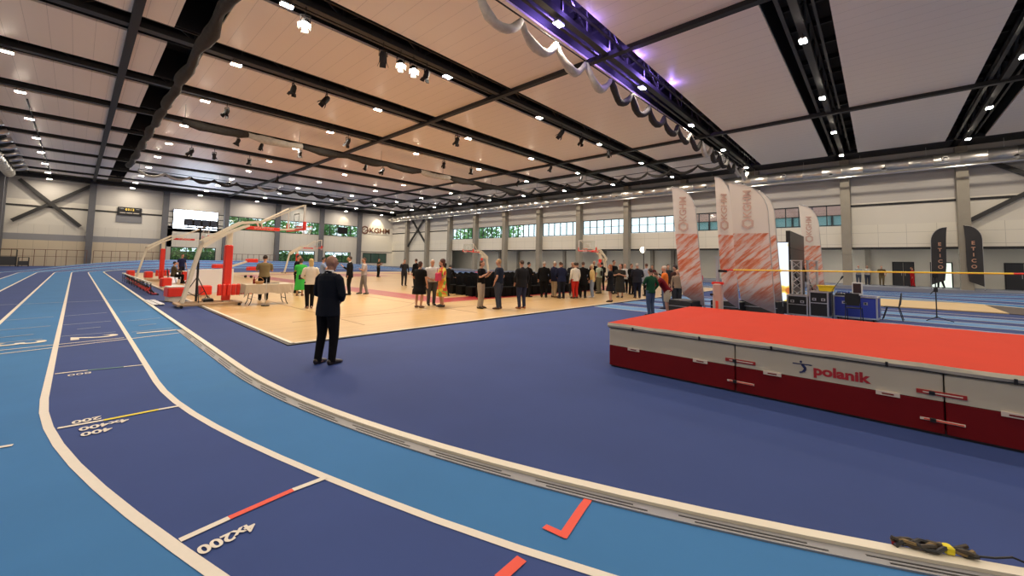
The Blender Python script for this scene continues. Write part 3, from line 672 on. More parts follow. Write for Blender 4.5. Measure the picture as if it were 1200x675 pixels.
bt = empty('high_jump_bar', (10.75, .55, 1.69), 0, 'long yellow high jump crossbar with red ends held above the mat', 'bar')
def Bz(y): return .025*(y/2.3)
for nm, a, b, mm in (('bar_middle', -2.22, 2.05, mat('bar_yellow', (.95, .78, .06), .35)), ('red_bar_end', 2.05, 2.26, redp), ('red_bar_end', -2.42, -2.22, redp)):
    m = MB(); m.cyl((0, a, -.0+(-a)*.014), (0, b, -b*.014), .016, n=10); m.obj(nm, mm, bt)
# ================================================================== FEATHER FLAGS
def hexring(m, c, ex, ey, r0, r1, mi=0, g0=0.0):
    for k in range(6):
        a, b = radians(30+60*k), radians(90+60*k)
        if k in (1, 4) and g0: continue
        P = [Vector(c)+Vector(ex)*(r*cos(q))+Vector(ey)*(r*sin(q)) for r, q in ((r0, a), (r1, a), (r1, b), (r0, b))]; m.quad(*P, mi=mi)
def stripes_mat(name):
    if name in MATS: return MATS[name]
    m = bpy.data.materials.new(name); m.use_nodes = True; nt = m.node_tree; b = nt.nodes['Principled BSDF']; b.inputs['Roughness'].default_value = .7
    tc = nt.nodes.new('ShaderNodeTexCoord'); mp = nt.nodes.new('ShaderNodeMapping'); mp.inputs['Rotation'].default_value = (0, radians(40), 0); mp2 = nt.nodes.new('ShaderNodeMapping'); mp2.inputs['Scale'].default_value = (.9, 1, 7.0); nt.links.new(mp.outputs[0], mp2.inputs[0])
    nz = nt.nodes.new('ShaderNodeTexNoise'); nz.inputs['Scale'].default_value = 1.1; nz.inputs['Detail'].default_value = 5; nz.inputs['Roughness'].default_value = .7
    cr = nt.nodes.new('ShaderNodeValToRGB'); e = cr.color_ramp.elements
    e[0].position = .34; e[0].color = (.78, .24, .11, 1); e[1].position = .55; e[1].color = (.92, .82, .77, 1); q = cr.color_ramp.elements.new(.44); q.color = (.88, .42, .26, 1); q = cr.color_ramp.elements.new(.49); q.color = (.90, .64, .54, 1)
    sp = nt.nodes.new('ShaderNodeSeparateXYZ'); mr = nt.nodes.new('ShaderNodeMapRange'); mr.inputs['From Min'].default_value = .55; mr.inputs['From Max'].default_value = 1.25; mr.inputs['To Min'].default_value = 1; mr.inputs['To Max'].default_value = 0
    ad = nt.nodes.new('ShaderNodeMath'); ad.operation = 'MULTIPLY'; ad.inputs[1].default_value = .9
    mx = nt.nodes.new('ShaderNodeMix'); mx.data_type = 'RGBA'; mx.inputs['B'].default_value = (.27, .24, .29, 1)
    L = nt.links.new; L(tc.outputs['Object'], mp.inputs[0]); L(mp2.outputs[0], nz.inputs['Vector']); L(nz.outputs['Fac'], cr.inputs[0]); L(tc.outputs['Object'], sp.inputs[0]); L(sp.outputs[2], mr.inputs['Value']); L(mr.outputs[0], ad.inputs[0])
    L(cr.outputs[0], mx.inputs['A']); L(ad.outputs[0], mx.inputs['Factor']); L(mx.outputs['Result'], b.inputs['Base Color']); MATS[name] = m; return m
def cloth_thru(m):
    nt = m.node_tree; b = nt.nodes['Principled BSDF']; o = [n for n in nt.nodes if n.type == 'OUTPUT_MATERIAL'][0]
    tl = nt.nodes.new('ShaderNodeBsdfTranslucent'); mx = nt.nodes.new('ShaderNodeMixShader'); mx.inputs[0].default_value = .5
    if b.inputs['Base Color'].is_linked: nt.links.new(b.inputs['Base Color'].links[0].from_socket, tl.inputs[0])
    else: tl.inputs[0].default_value = b.inputs['Base Color'].default_value
    nt.links.new(b.outputs[0], mx.inputs[1]); nt.links.new(tl.outputs[0], mx.inputs[2]); nt.links.new(mx.outputs[0], o.inputs[0]); return m
flagw = cloth_thru(mat('flag_white_cloth', (.95, .90, .83), .8))
letm = mat('flag_letter_pink', (.74, .52, .43), .8)
stm = cloth_thru(stripes_mat('flag_diagonal_stripes'))
def feather(x, y, rz, H, wd, label, cat='flag', dark=False, flip=1, lean=0.0, txt='KGHM', z0=.35, zb=1.55, group=None):
    """pole along local z at x=0, cloth towards -x*flip (local), curved top"""
    t = empty('feather_flag', (x, y, 0), rz, label, cat, group)
    m = MB(); m.tube([(0, 0, 0), (0, 0, .35)], [.03, .03], 8); 
    for a in (.4, 1.97, 3.54, 5.1): m.bar((0, 0, .03), (.45*cos(a), .45*sin(a), .015), .03, .02)
    m.obj('cross_base', black, t)
    # pole curve
    N = 26; P = []
    for i in range(N+1):
        u = i/N; z = z0+(H-z0)*min(1, u*1.06) if u < .80 else None
        P.append(u)
    def pole(u):
        if u < .68: return Vector((lean*u, 0, z0+(H-z0)*u*1.12))
        a = (u-.68)/.32*pi/2; r = (H-z0)*(1-.68*1.12)
        return Vector((lean*.68-flip*wd*1.0*(1-cos(a)), 0, z0+(H-z0)*.68*1.12+r*sin(a)))
    m = MB(); m.tube([(0, 0, .3)]+[pole(u)+Vector((0, .0, 0)) for u in P], .014, 6); m.obj('pole', alu, t)
    top = MB(); bot = MB()
    rows = []
    for i in range(N+1):
        p = pole(P[i]); full = wd*(.92 if P[i] < .7 else .92)
        if P[i] < .68: xl = p.x-flip*wd*(.86+.14*min(1, P[i]/.3))
        else:
            xl = lean*.68-flip*wd*(1.0+.10*(P[i]-.68)/.32)
        zl = p.z if i else p.z+.35
        if P[i] < .08: zl = p.z+.35*(1-P[i]/.08)
        rows.append((p, Vector((xl, 0, zl))))
    MC = 6
    def grid(mb, i0, i1, th=.004):
        for side in (0, 1):
            k = len(mb.v)
            for i in range(i0, i1+1):
                a, b = rows[i]
                for j in range(MC+1):
                    q = a.lerp(b, j/MC); wv = .035*sin(pi*j/MC)*sin(i*.55+j*.5); mb.v.append((q.x, wv+(th if side else -th), q.z))
            for i in range(i1-i0):
                for j in range(MC): c0 = k+i*(MC+1)+j; mb.f.append((c0, c0+1, c0+MC+2, c0+MC+1) if side else (c0, c0+MC+1, c0+MC+2, c0+1)); mb.m.append(0)
        return mb
    ib = max(i for i in range(N+1) if rows[i][0].z < zb) if not dark else 0
    def raw(mb, name, mm):
        me = bpy.data.meshes.new(name); me.from_pydata(mb.v, [], mb.f); me.materials.append(mm); me.polygons.foreach_set('use_smooth', [True]*len(me.polygons)); o = bpy.data.objects.new(name, me); COL.objects.link(o); o.parent = t; return o
    if dark: raw(grid(MB(), 0, N), 'flag_cloth', mat('flag_charcoal', (.035, .033, .035), .8))
    else:
        raw(grid(MB(), 0, ib), 'striped_cloth', stm); raw(grid(MB(), ib, N), 'white_cloth', flagw)
    cx_ = -flip*wd*.55+lean*.72
    for side in (-1, 1):
        yy = side*.045
        if dark:
            for k, ch in enumerate(txt): text_obj('flag_letter', ch, .36, mat('letter_orange', (.55, .30, .2), .7), t, basis((cx_, yy, H*.74-.45*k), (-side, 0, 0), (0, 0, 1)), .003, bold=.01)
        else:
            ctr = 3.72
            text_obj('flag_lettering', txt, .31, letm, t, basis((cx_, yy, ctr), (0, 0, 1), (side, 0, 0)), .003, .98, bold=.006)
            m = MB(); hexring(m, (cx_, yy, ctr-.62), (1, 0, 0), (0, 0, 1), .11, .18); m.obj('flag_emblem', letm, t)
    return t
VIEW = atan2(.55, .83)
feather(14.55, 4.42, radians(-70), 4.5, .72, 'tall white feather flag with orange stripes, leftmost of the upright banners behind the mat', lean=-.35, zb=2.9)
feather(14.9, 3.45, radians(-35), 4.7, .62, 'narrow-looking striped feather flag turned side-on, second banner from the left', lean=-.3, zb=2.9)
feather(14.4, 2.36, radians(-74), 4.4, .98, 'broadest white and orange striped feather flag in front of the glowing screen', lean=-.2, zb=2.85)
feather(17.3, 2.6, radians(-60), 4.6, .7, 'striped feather flag half hidden behind the broadest one', lean=-.3, zb=3.0)
feather(23.4, 1.85, radians(-60), 4.7, .75, 'striped feather flag sticking out above the black screen back', lean=-.3, zb=2.9)
feather(45.9, -3.0, radians(-80), 5.15, .85, 'charcoal feather flag with stacked letters beyond the far track, nearer the lit doorway', dark=True, txt='ETICO', flip=-1, z0=.6, lean=.1)
feather(45.9, -5.75, radians(-100), 5.25, .85, 'charcoal feather flag with stacked letters standing beside the broad column', dark=True, txt='ETICO', flip=1, z0=.6)
# ================================================================== SCREENS, CASES
t = empty('led_wall', (20.9, 2.62, 0), 0, 'tall black back of a video wall standing behind the flight cases', 'screen')
m = MB(); m.bb(-1.95, 1.95, -.06, .08, .45, 3.2); m.obj('cabinet', blackp, t)
for k in range(1, 4):
    m = MB(); m.bb(-1.95, 1.95, -.075, -.06, .45+.69*k-.015, .45+.69*k+.015); m.obj('frame_rail', black2, t)
m = MB(); m.bb(-1.9, 1.9, .08, .085, .5, 3.15); m.obj('screen_face', emis('screen_dim', (.9, .8, .5), .8), t)
for x in (-1.6, 1.6):
    m = MB(); m.bb(x-.05, x+.05, -.6, .1, 0, .45); m.bar((x, -.55, .2), (x, -.06, 1.8), .05); m.obj('stand_foot', black, t)
t = empty('led_totem', (18.7, 2.80, 0), 0, 'bright narrow video panel showing yellow and white shapes beside the black screen back', 'screen')
def screen_art():
    m = bpy.data.materials.new('led_art'); m.use_nodes = True; nt = m.node_tree; nt.nodes.clear()
    tc = nt.nodes.new('ShaderNodeTexCoord'); vo = nt.nodes.new('ShaderNodeTexNoise'); vo.inputs['Scale'].default_value = 1.6; cr = nt.nodes.new('ShaderNodeValToRGB'); e = cr.color_ramp.elements
    e[0].position = .33; e[0].color = (.55, .16, .04, 1); e[1].position = .47; e[1].color = (.85, .92, 1, 1); q = e.new(.41); q.color = (1, .8, .15, 1)
    em = nt.nodes.new('ShaderNodeEmission'); em.inputs[1].default_value = 1.15; o = nt.nodes.new('ShaderNodeOutputMaterial')
    L = nt.links.new; L(tc.outputs['Object'], vo.inputs[0]); L(vo.outputs['Fac'], cr.inputs[0]); L(cr.outputs[0], em.inputs[0]); L(em.outputs[0], o.inputs[0]); return m
m = MB(); m.bb(-.02, .12, -.22, .26, .42, 2.75); m.obj('cabinet', blackp, t)
m = MB(); m.bb(-.03, -.02, -.21, .25, .45, 2.72); m.obj('screen_face', screen_art(), t)
m = MB(); m.bb(-.3, .4, -.3, .3, 0, .42); m.obj('base', black, t)
def lattice(x, y, z0, z1, label, w=.28, group=None):
    t = empty('truss_tower', (x, y, 0), radians(12), label, 'truss', group); m = MB()
    for a in (-w/2, w/2):
        for b in (-w/2, w/2): m.cyl((a, b, z0), (a, b, z1), .024, n=6)
    n = int((z1-z0)/.26)
    for k in range(n):
        za, zb_ = z0+(z1-z0)*k/n, z0+(z1-z0)*(k+1)/n
        for (a, b), (c, d_) in (((-1, -1), (1, -1)), ((1, -1), (1, 1)), ((1, 1), (-1, 1)), ((-1, 1), (-1, -1))):
            if k % 2: a, b, c, d_ = c, d_, a, b
            m.cyl((a*w/2, b*w/2, za), (c*w/2, d_*w/2, zb_), .011, n=5)
    m.obj('lattice', alu, t); m = MB(); m.bb(-w/2-.04, w/2+.04, -w/2-.04, w/2+.04, z1, z1+.03); m.bb(-.2, .2, -.2, .2, 0, .03); m.bb(-w/2-.04, w/2+.04, -w/2-.04, w/2+.04, .03, z0); m.obj('end_plate', alu, t)
lattice(18.35, 2.30, .12, 2.0, 'left aluminium lattice tower behind the flight cases')
lattice(18.6, 1.85, .12, 2.0, 'right aluminium lattice tower behind the flight cases')
def case(x, y, w, d, h, label, face='black', rz=0):
    """flight case, local -x faces the viewer"""
    t = empty('flight_case', (x, y, 0), rz, label, 'case'); fm = {'black': blackp, 'blue': mat('case_blue', (.03, .05, .36), .45)}[face]
    m = MB(); m.bb(-d/2, d/2, -w/2, w/2, .1, h); m.obj('body', fm, t)
    m = MB(); e = .022
    for a in (-1, 1):
        for b in (-1, 1): m.bb(a*d/2-e, a*d/2+e, b*w/2-e, b*w/2+e, .1, h)
        for z in (.1, h): m.bb(a*d/2-e, a*d/2+e, -w/2, w/2, z-e, z+e)
    for b in (-1, 1):
        for z in (.1, h): m.bb(-d/2, d/2, b*w/2-e, b*w/2+e, z-e, z+e)
    if face == 'black': m.bb(-d/2-.008, -d/2, -w/2, w/2, h*.58, h*.58+.03)
    m.obj('edge_profile', alu, t)
    for a in (-1, 1):
        for b in (-1, 1):
            m = MB(); m.cyl((a*(d/2-.08), b*(w/2-.1)-.02, .05), (a*(d/2-.08), b*(w/2-.1)+.02, .05), .05, n=10); m.obj('castor', black, t)
    for b in (-.25, .25):
        m = MB(); m.bb(-d/2-.012, -d/2, b*w-.055, b*w+.055, h*.68, h*.68+.09); c_ = m.obj('latch_dish', alu, t); m = MB(); m.bb(-d/2-.02, -d/2-.012, b*w-.02, b*w+.02, h*.68+.02, h*.68+.07); m.obj('latch', black, c_)
    return t
case(17.6, 2.14, .58, .6, .76, 'low black flight case standing left of the tall one behind the mat', rz=radians(-6))
case(17.55, 1.53, .5, .6, .93, 'taller black flight case with silver edges and round corner catches', rz=radians(-6))
case(18.3, .62, 1.12, .65, .80, 'long blue flight case table with silver edges', 'blue', rz=radians(-6))
for y, z, lab in ((2.1, .78, 0), (.95, .82, 1)): pass
t = empty('yellow_crate', (17.75, 1.38, .955), 0, 'yellow crate sitting on top of the taller flight case', 'crate')
m = MB(); m.prism([(-.19, 0), (.19, 0), (.23, .19), (-.23, .19)], 0, -.15, .15); m.obj('tub', mat('crate_yellow', (.85, .60, .02), .45), t); m = MB(); m.bb(-.17, .17, -.25, .25, .17, .2); m.obj('rim', mat('crate_yellow', (.85, .6, .02)), t)
t = empty('monitor', (18.25, .58, .825), radians(-15), 'small monitor with a white surround on the blue case table', 'monitor')
m = MB(); m.bbox(-.03, .03, -.14, .14, .05, .46, .01); m.obj('surround', white, t); m = MB(); m.bb(-.035, -.03, -.11, .11, .09, .42); m.obj('screen', mat('screen_off', (.05, .03, .03), .2), t); m = MB(); m.bb(-.08, .08, -.1, .1, 0, .015); m.bb(-.015, .015, -.02, .02, .015, .06); m.obj('stand', black, t)
t = empty('audio_mixer', (18.2, .95, .825), radians(-6), 'black audio mixer with blue lights on the case table', 'mixer')
m = MB(); m.prism([(-.2, 0), (.2, 0), (.2, .12), (-.2, .05)], 1, -.2, .2); m.obj('body', blackp, t)
m = MB()
for a in range(6): m.bb(-.12, .1, -.17+.06*a, -.155+.06*a, .075, .13)
m.obj('fader_rows', mat('mixer_blue', (.03, .10, .5), .4), t)
t = empty('mic_stand', (17.35, 1.2, 0), 0, 'thin black microphone boom beside the yellow crate', 'microphone stand')
m = MB(); m.cyl((0, 0, .02), (0, 0, 1.0), .012, n=6); m.cyl((0, 0, 1.0), (.05, -.22, 1.38), .01, n=6); m.obj('boom', black, t); m = MB(); m.tube([(.05, -.22, 1.38), (.055, -.25, 1.43), (.06, -.29, 1.5)], [.015, .025, .03], 8); m.obj('microphone', black, t); m = MB(); m.cyl((0, 0, 0), (0, 0, .02), .15, n=16); m.obj('base', black, t)
# stage subwoofers, dark boxes
def sub(x, y, w, d, h, label, rz=0):
    t = empty('speaker_cabinet', (x, y, 0), rz, label, 'speaker'); m = MB(); m.bbox(-d/2, d/2, -w/2, w/2, 0, h, .02); m.obj('cabinet', blackp, t)
    m = MB(); m.bb(-d/2-.01, -d/2, -w/2+.04, w/2-.04, .04, h-.04); m.obj('grille', black2, t)
    m = MB(); m.bb(-d/2-.015, -d/2-.01, -w/2, w/2, h*.62, h*.62+.02); m.bb(-d/2-.015, -d/2-.01, -w/2, w/2, h*.25, h*.25+.02); m.obj('trim_strip', alu, t)
sub(14.4, 5.0, .85, .7, .55, 'black speaker box with silver strips at the foot of the leftmost flag', radians(-10))
sub(15.9, 4.05, .95, .6, .52, 'black speaker box between the padded upright and the second flag', radians(-6))
sub(16.2, 3.0, 1.0, .6, .6, 'black speaker box behind the broadest flag', radians(-6))
def cable(name, pts, r, m_, label, cat='cable'):
    m = MB(); m.tube(pts, r, 6); o = m.obj(name, m_, smooth=True); tag(o, label, cat); return o
# chairs on the infield
def metal_chair(x, y, rz, label, seatm=blackp):
    t = empty('folding_chair', (x, y, 0), rz, label, 'chair')
    m = MB(); m.bbox(-.2, .2, -.2, .2, .44, .47, .01); m.obj('seat', seatm, t)
    m = MB(); 
    for i in range(5): m.box((-.22-.03*(i/4), 0, .58+.08*i), (.02, .40-.03*abs(i-2), .082))
    m.obj('backrest', seatm, t)
    for s_ in (-1, 1):
        m = MB(); m.tube([(.24, s_*.2, 0), (.12, s_*.19, .44)], .012, 6); m.obj('leg', blackp, t)
        m = MB(); m.tube([(-.28, s_*.2, 0), (-.18, s_*.19, .44), (-.25, s_*.19, .88)], .012, 6); m.obj('leg', blackp, t)
    return t
metal_chair(17.55, .66, radians(-5), 'black chair standing in front of the blue case table')
metal_chair(19.3, -.28, radians(85), 'black metal chair on its own right of the blue case table')
t = empty('camera_tripod', (20.3, -1.42, 0), 0, 'black tripod with a camera standing alone on the blue lanes', 'tripod')
for a in (.3, 2.4, 4.5):
    m = MB(); m.tube([(.4*cos(a), .4*sin(a), .02), (.06*cos(a), .06*sin(a), .12), (0, 0, .16)], .014, 6); m.obj('leg', black, t)
m = MB(); m.cyl((0, 0, .1), (0, 0, 1.5), .016, n=8); m.obj('column', black, t); m = MB(); m.bbox(-.05, .05, -.05, .05, 1.0, 1.15, .01); m.bar((0, 0, 1.1), (-.05, .14, .92), .02); m.obj('pan_head', black, t)
m = MB(); m.bbox(-.12, .12, -.07, .07, 1.5, 1.66, .02); m.cyl((-.2, 0, 1.58), (-.12, 0, 1.58), .05, n=10); m.bbox(-.03, .03, -.03, .03, 1.66, 1.74, .01); m.obj('camera_body', blackp, t)
# ================================================================== HOOPS
def hoop(x, y, rz, label, full=True):
    t = empty('basketball_hoop', (x, y, .022), rz, label, 'basketball hoop', 'portable basketball hoops')
    m = MB(); m.bbox(-1.4, .4, -.5, -.4, .05, .12, .01); m.bbox(-1.4, .4, .4, .5, .05, .12, .01); m.bbox(-1.4, -1.28, -.4, .4, .05, .12, .01); m.bbox(.28, .4, -.4, .4, .05, .12, .01); m.bb(-1.3, .3, -.06, .06, .06, .11); m.obj('base_frame', mat('base_tan', (.45, .30, .17), .5), t)
    for a, b in ((-1.3, -.54), (-1.3, .54), (.3, -.54), (.3, .54)):
        m = MB(); m.cyl((a, b-.03, .04), (a, b+.03, .04), .045, n=12); m.obj('wheel', black, t)
    m = MB(); m.bbox(-.09, .09, -.09, .09, .1, 2.62, .015); m.obj('mast', cream, t)
    m = MB(); m.bbox(-.12, .12, -.12, .12, .16, 2.13, .03)
    p = m.obj('mast_pad', redp, t)
    m = MB()
    for k in range(5): m = MB(); m.bbox(-.30+.14*k, -.175+.14*k, -.24, -.13, .34, .74, .03); m.obj('base_pad', redp, t)
    m = MB(); m.bbox(.40, .80, -.3, .2, .36, .44, .03); m.obj('front_pad', redp, t)
    for s_ in (-.25, .25):
        m = MB(); m.bar((-1.22, s_*.35, .12), (-.78, s_*.35, 2.2), .07, .10); m.obj('rear_strut', cream, t)
        m = MB(); m.bar((-.80, s_, 2.22), (.35, s_, 2.98), .06, .09); m.bar((.35, s_, 2.96), (1.0, s_, 3.05), .06, .07); m.obj('upper_arm', cream, t)
        m = MB(); m.bar((-.78, s_, 2.02), (-.1, s_, 2.55), .06, .09); m.bar((-.1, s_, 2.55), (.52, s_, 2.86), .06, .08); m.obj('lower_arm', cream, t)
        m = MB(); m.bar((1.0, s_, 3.05), (2.18, s_*3.2, 3.76), .04, .05); m.bar((.9, s_*.9, 3.04), (.98, s_*.9, 2.82), .05); m.obj('board_stay', cream, t)
    m = MB(); m.bar((-.8, -.25, 2.2), (-.8, .25, 2.2), .08); m.bar((.35, -.25, 2.97), (.35, .25, 2.97), .06); m.bar((0, -.25, 2.62), (0, .25, 2.62), .08); m.bar((.52, -.25, 2.86), (.52, .25, 2.86), .07); m.obj('cross_member', cream, t)
    m = MB(); m.bbox(.5, 1.6, -.12, .12, 2.74, 2.86, .01); m.obj('red_boom_cover', redp, t)
    for s_ in (-1, 1): text_obj('boom_lettering', 'SPORTSYSTEM', .085, linew, t, basis((1.05, s_*.123, 2.80), (-s_, 0, 0), (0, 0, 1)), .001, 1.2)
    m = MB(); m.bar((1.6, 0, 2.80), (2.2, 0, 2.86), .07, .07); m.obj('boom_end', cream, t)
    bf = MB(); w_, z0, z1 = .9, 2.84, 3.78
    bf.bb(2.18, 2.24, -w_, -w_+.07, z0, z1); bf.bb(2.18, 2.24, w_-.07, w_, z0, z1); bf.bb(2.18, 2.24, -w_, w_, z1-.06, z1); bf.bb(2.18, 2.24, -w_, w_, z0, z0+.06); b_ = bf.obj('backboard_frame', white, t)
    m = MB(); m.bb(2.20, 2.22, -w_+.07, w_-.07, z0+.06, z1-.06); m.obj('backboard_glass', glassy('board_glass', (.93, .95, .95), .06) if 'board_glass' not in MATS else MATS['board_glass'], b_)
    m = MB(); m.bb(2.225, 2.23, -.3, -.25, 3.06, 3.5); m.bb(2.225, 2.23, .25, .3, 3.06, 3.5); m.bb(2.225, 2.23, -.3, .3, 3.45, 3.5); m.bb(2.225, 2.23, -.3, .3, 3.06, 3.1); m.obj('target_square', white, b_)
    m = MB(); m.bbox(2.16, 2.27, -w_-.02, w_+.02, 2.79, 2.87, .01); m.bbox(2.16, 2.27, -w_-.03, -w_+.05, 2.79, 3.12, .01); m.bbox(2.16, 2.27, w_-.05, w_+.03, 2.79, 3.12, .01); m.obj('board_pad', redp, t)
    m = MB(); pts = [(2.62+.225*cos(a*pi/8), .225*sin(a*pi/8), 3.0) for a in range(17)]; m.tube(pts, .01, 6, cap=False); m.bb(2.24, 2.41, -.06, .06, 2.94, 3.0); r_ = m.obj('rim', mat('rim_orange', (.7, .12, .03), .4), t)
    m = MB()
    for k in range(10):
        a, b = 2*pi*k/10, 2*pi*(k+.5)/10; m.cyl((2.62+.22*cos(a), .22*sin(a), 3.0), (2.62+.12*cos(b), .12*sin(b), 2.62), .005, n=4); m.cyl((2.62+.22*cos(a+.63), .22*sin(a+.63), 3.0), (2.62+.12*cos(b), .12*sin(b), 2.62), .005, n=4)
    m.obj('hoop_net', mat('hoop_net', (.7, .7, .7), .8), r_)
    return t
h0 = hoop(3.72, 17.3, 0, 'nearest portable basketball hoop with red padded mast, by the beige table')
TEXTS_PENDING = [(3.85, 34.6, 0, 'second portable basketball hoop standing farther along the track side of the courts'),
                 (33.2, 35.4, pi, 'distant hoop facing left, farther of the two on the window side'),
                 (32.6, 18.9, pi, 'hoop facing left behind the crowd, nearer of the two on the window side'),
                 (16.6, 47.5, 0, 'farthest hoop near the end wall, showing above the suited man')]
# ================================================================== LEFT CLUTTER
t = empty('block_trolley', (2.12, 29.2, 0), radians(.8), 'low white-topped rack of red and black starting blocks beside the kerb', 'rack')
m = MB(); m.bar((.05, -6.2, .53), (.05, 6.2, .53), .06, .05); m.obj('top_rail', cream, t)
m = MB()
for k in range(11): m.bar((.08, -6.1+1.22*k, .02), (.05, -6.1+1.22*k, .52), .03)
m.obj('rack_posts', black, t); m = MB(); m.bar((.30, -6.2, .04), (.30, 6.2, .04), .05, .05); m.bar((.05, -6.2, .25), (.05, 6.2, .25), .03, .03); m.obj('lower_rail', black, t)
sb = None
for k in range(20):
    y = 23.35+.61*k
    if sb is None:
        sb = empty('starting_block', (2.25, y, .02), 0, 'red and black starting block hanging on the white-topped rack', 'starting block', 'starting blocks on the rack')
        m = MB(); m.bar((-.12, 0, .42), (.16, 0, .05), .06, .05); m.obj('spine', black, sb)
        for a in (-.1, .1): m = MB(); m.box((-.02, a, .24), (.05, .13, .17), M=Matrix.Rotation(.5, 3, 'Y')); m.obj('foot_pedal', redp, sb)
        m = MB(); m.bbox(.08, .24, -.16, .16, .0, .06, .01); m.obj('end_pad', mat('pink_pad', (.55, .05, .09), .5), sb)
    else: dup(sb, (2.22+.004*k, y, .02), .02*(k % 3))
t = empty('padded_red_box', (2.62, 19.7, 0), radians(5), 'red padded box on a pale plinth next to the light stand', 'box')
m = MB(); m.bbox(-.23, .23, -.26, .26, 0, .2, .02); m.obj('plinth', cream, t); m = MB(); m.bbox(-.27, .27, -.30, .30, .2, .54, .04); m.obj('red_pad', redp, t); m = MB(); m.bbox(-.26, .26, -.29, .29, .54, .58, .02); m.obj('white_lid', white, t)
t = empty('padded_red_box', (3.75, 20.9, .022), radians(5), 'small red padded box in front of the white board', 'box')
m = MB(); m.bbox(-.2, .2, -.22, .22, .1, .48, .04); m.obj('red_pad', redp, t); m = MB(); m.bbox(-.15, .15, -.18, .18, 0, .1, .01); m.obj('feet', cream, t)
for x, y, lab in ((3.3, 27.8, 'red padded cube by the seated operator, left of his table'), (3.6, 38.6, 'small red padded cube beside the second hoop'), (2.9, 42, 'farthest small red padded cube at the court edge'), (3.95, 25.0, 'dark red padded cube just left of the slanting white hoop strut')):
    t = empty('padded_red_box', (x, y, .022 if x > 3.03 else 0), .2, lab, 'box'); m = MB(); m.bbox(-.21, .21, -.21, .21, .08, .52, .05); m.obj('red_pad', redp, t); m = MB(); m.bb(-.18, .18, -.18, .18, 0, .08); m.obj('plinth', cream, t)
t = empty('white_board', (4.25, 22.5, .022), radians(30), 'large white panel standing behind the nearest hoop', 'panel')
m = MB(); m.bbox(-1.1, 1.1, -.03, .03, .05, 1.12, .01); m.obj('panel_sheet', mat('bright_white', (.85, .85, .86), .4), t); m = MB(); m.bar((-.9, -.3, .02), (-.9, .3, .02), .05); m.bar((.9, -.3, .02), (.9, .3, .02), .05); m.obj('feet', alu, t)
t = empty('ramp_plate', (1.98, 19.2, .03), radians(2), 'silver metal plates bridging the kerb', 'plate')
for k in range(2): m = MB(); m.bbox(-.15+.17*k, 0+.17*k, -1.0, 1.0, 0, .03, .008); m.obj('metal_strip', alu, t)
t = empty('light_stand', (2.95, 17.75, 0), 0, 'tall black tripod stand carrying a bar of stage lights', 'light stand')
m = MB(); m.cyl((0, 0, .1), (0, 0, 1.5), .035, n=10); m.cyl((0, 0, 1.5), (0, 0, 2.72), .026, n=10); m.obj('mast', black, t)
for a in (.5, 2.6, 4.7):
    m = MB(); m.tube([(.55*cos(a), .55*sin(a), .02), (.03*cos(a), .03*sin(a), .95)], .015, 6); m.bar((.28*cos(a), .28*sin(a), .48), (0, 0, .3), .02); m.obj('leg', black, t)
m = MB(); m.bar((-.5, -.1, 2.72), (.5, .1, 2.72), .05); m.obj('cross_bar', black, t)
for k in range(4):
    x = -.37+.245*k; m = MB(); m.bbox(x-.115, x+.115, x*.2-.09, x*.2+.07, 2.78, 3.02, .02); h = m.obj('floodlight', blackp, t); m = MB(); m.bar((x, x*.2, 2.72), (x, x*.2, 2.80), .03); m.obj('clamp', black, h); m = MB(); m.bb(x-.09, x+.09, x*.2-.097, x*.2-.09, 2.80, 3.0); m.obj('lens_grid', mat('lens_dark', (.05, .06, .09), .15), h)
m = MB(); m.bbox(.2, .5, -.1, .25, 0, .22, .03); m.tube([(.2, .1, .15), (.35, .2, .3), (.5, .1, .15)], .015, 6); m.obj('power_pack', blackp, t)
cable('power_cable', [(2.95+.45*sin(k*.55)+.02*k, 17.9+.35*k*.4+.25*cos(k*.8)-.5, .035) for k in range(14)], .016, black, 'black power cable snaking around the foot of the light stand')
cable('power_cable', [(2.2+.05*sin(k)+.09*k, 19.8-.22*k, .03) for k in range(8)], .014, black, 'black cable running from the kerb plates to the light stand')
# gear on the near kerb
t = empty('cable_tangle', (3.64, -.21, .034), radians(-62), 'tangle of dark leads with a yellow connector lying on the kerb', 'cables')
rnd = random.Random(3)
for j in range(5):
    m = MB(); m.tube([(-.22+.05*k, .02*sin(k*1.3+j)+.012*j-.02, .018+.03*abs(sin(k*.9+j*1.7))) for k in range(9)], .013, 6); m.obj('lead', [blackp, mat('lead_brown', (.06, .045, .03), .6), mat('lead_tan', (.22, .15, .06), .6)][j % 3], t)
m = MB(); m.bbox(.03, .08, -.025, .03, .02, .06, .008); m.obj('yellow_connector', liney, t)
m = MB(); m.bbox(-.225, -.205, -.01, .01, .01, .03, .004); m.obj('red_connector', redd, t)
m = MB(); m.tube([(.16, 0, .02), (.28, .0, .03), (.36, 0, .05), (.42, 0, .03), (.43, .01, .015)], .006, 6); m.obj('loose_end', blackp, t)
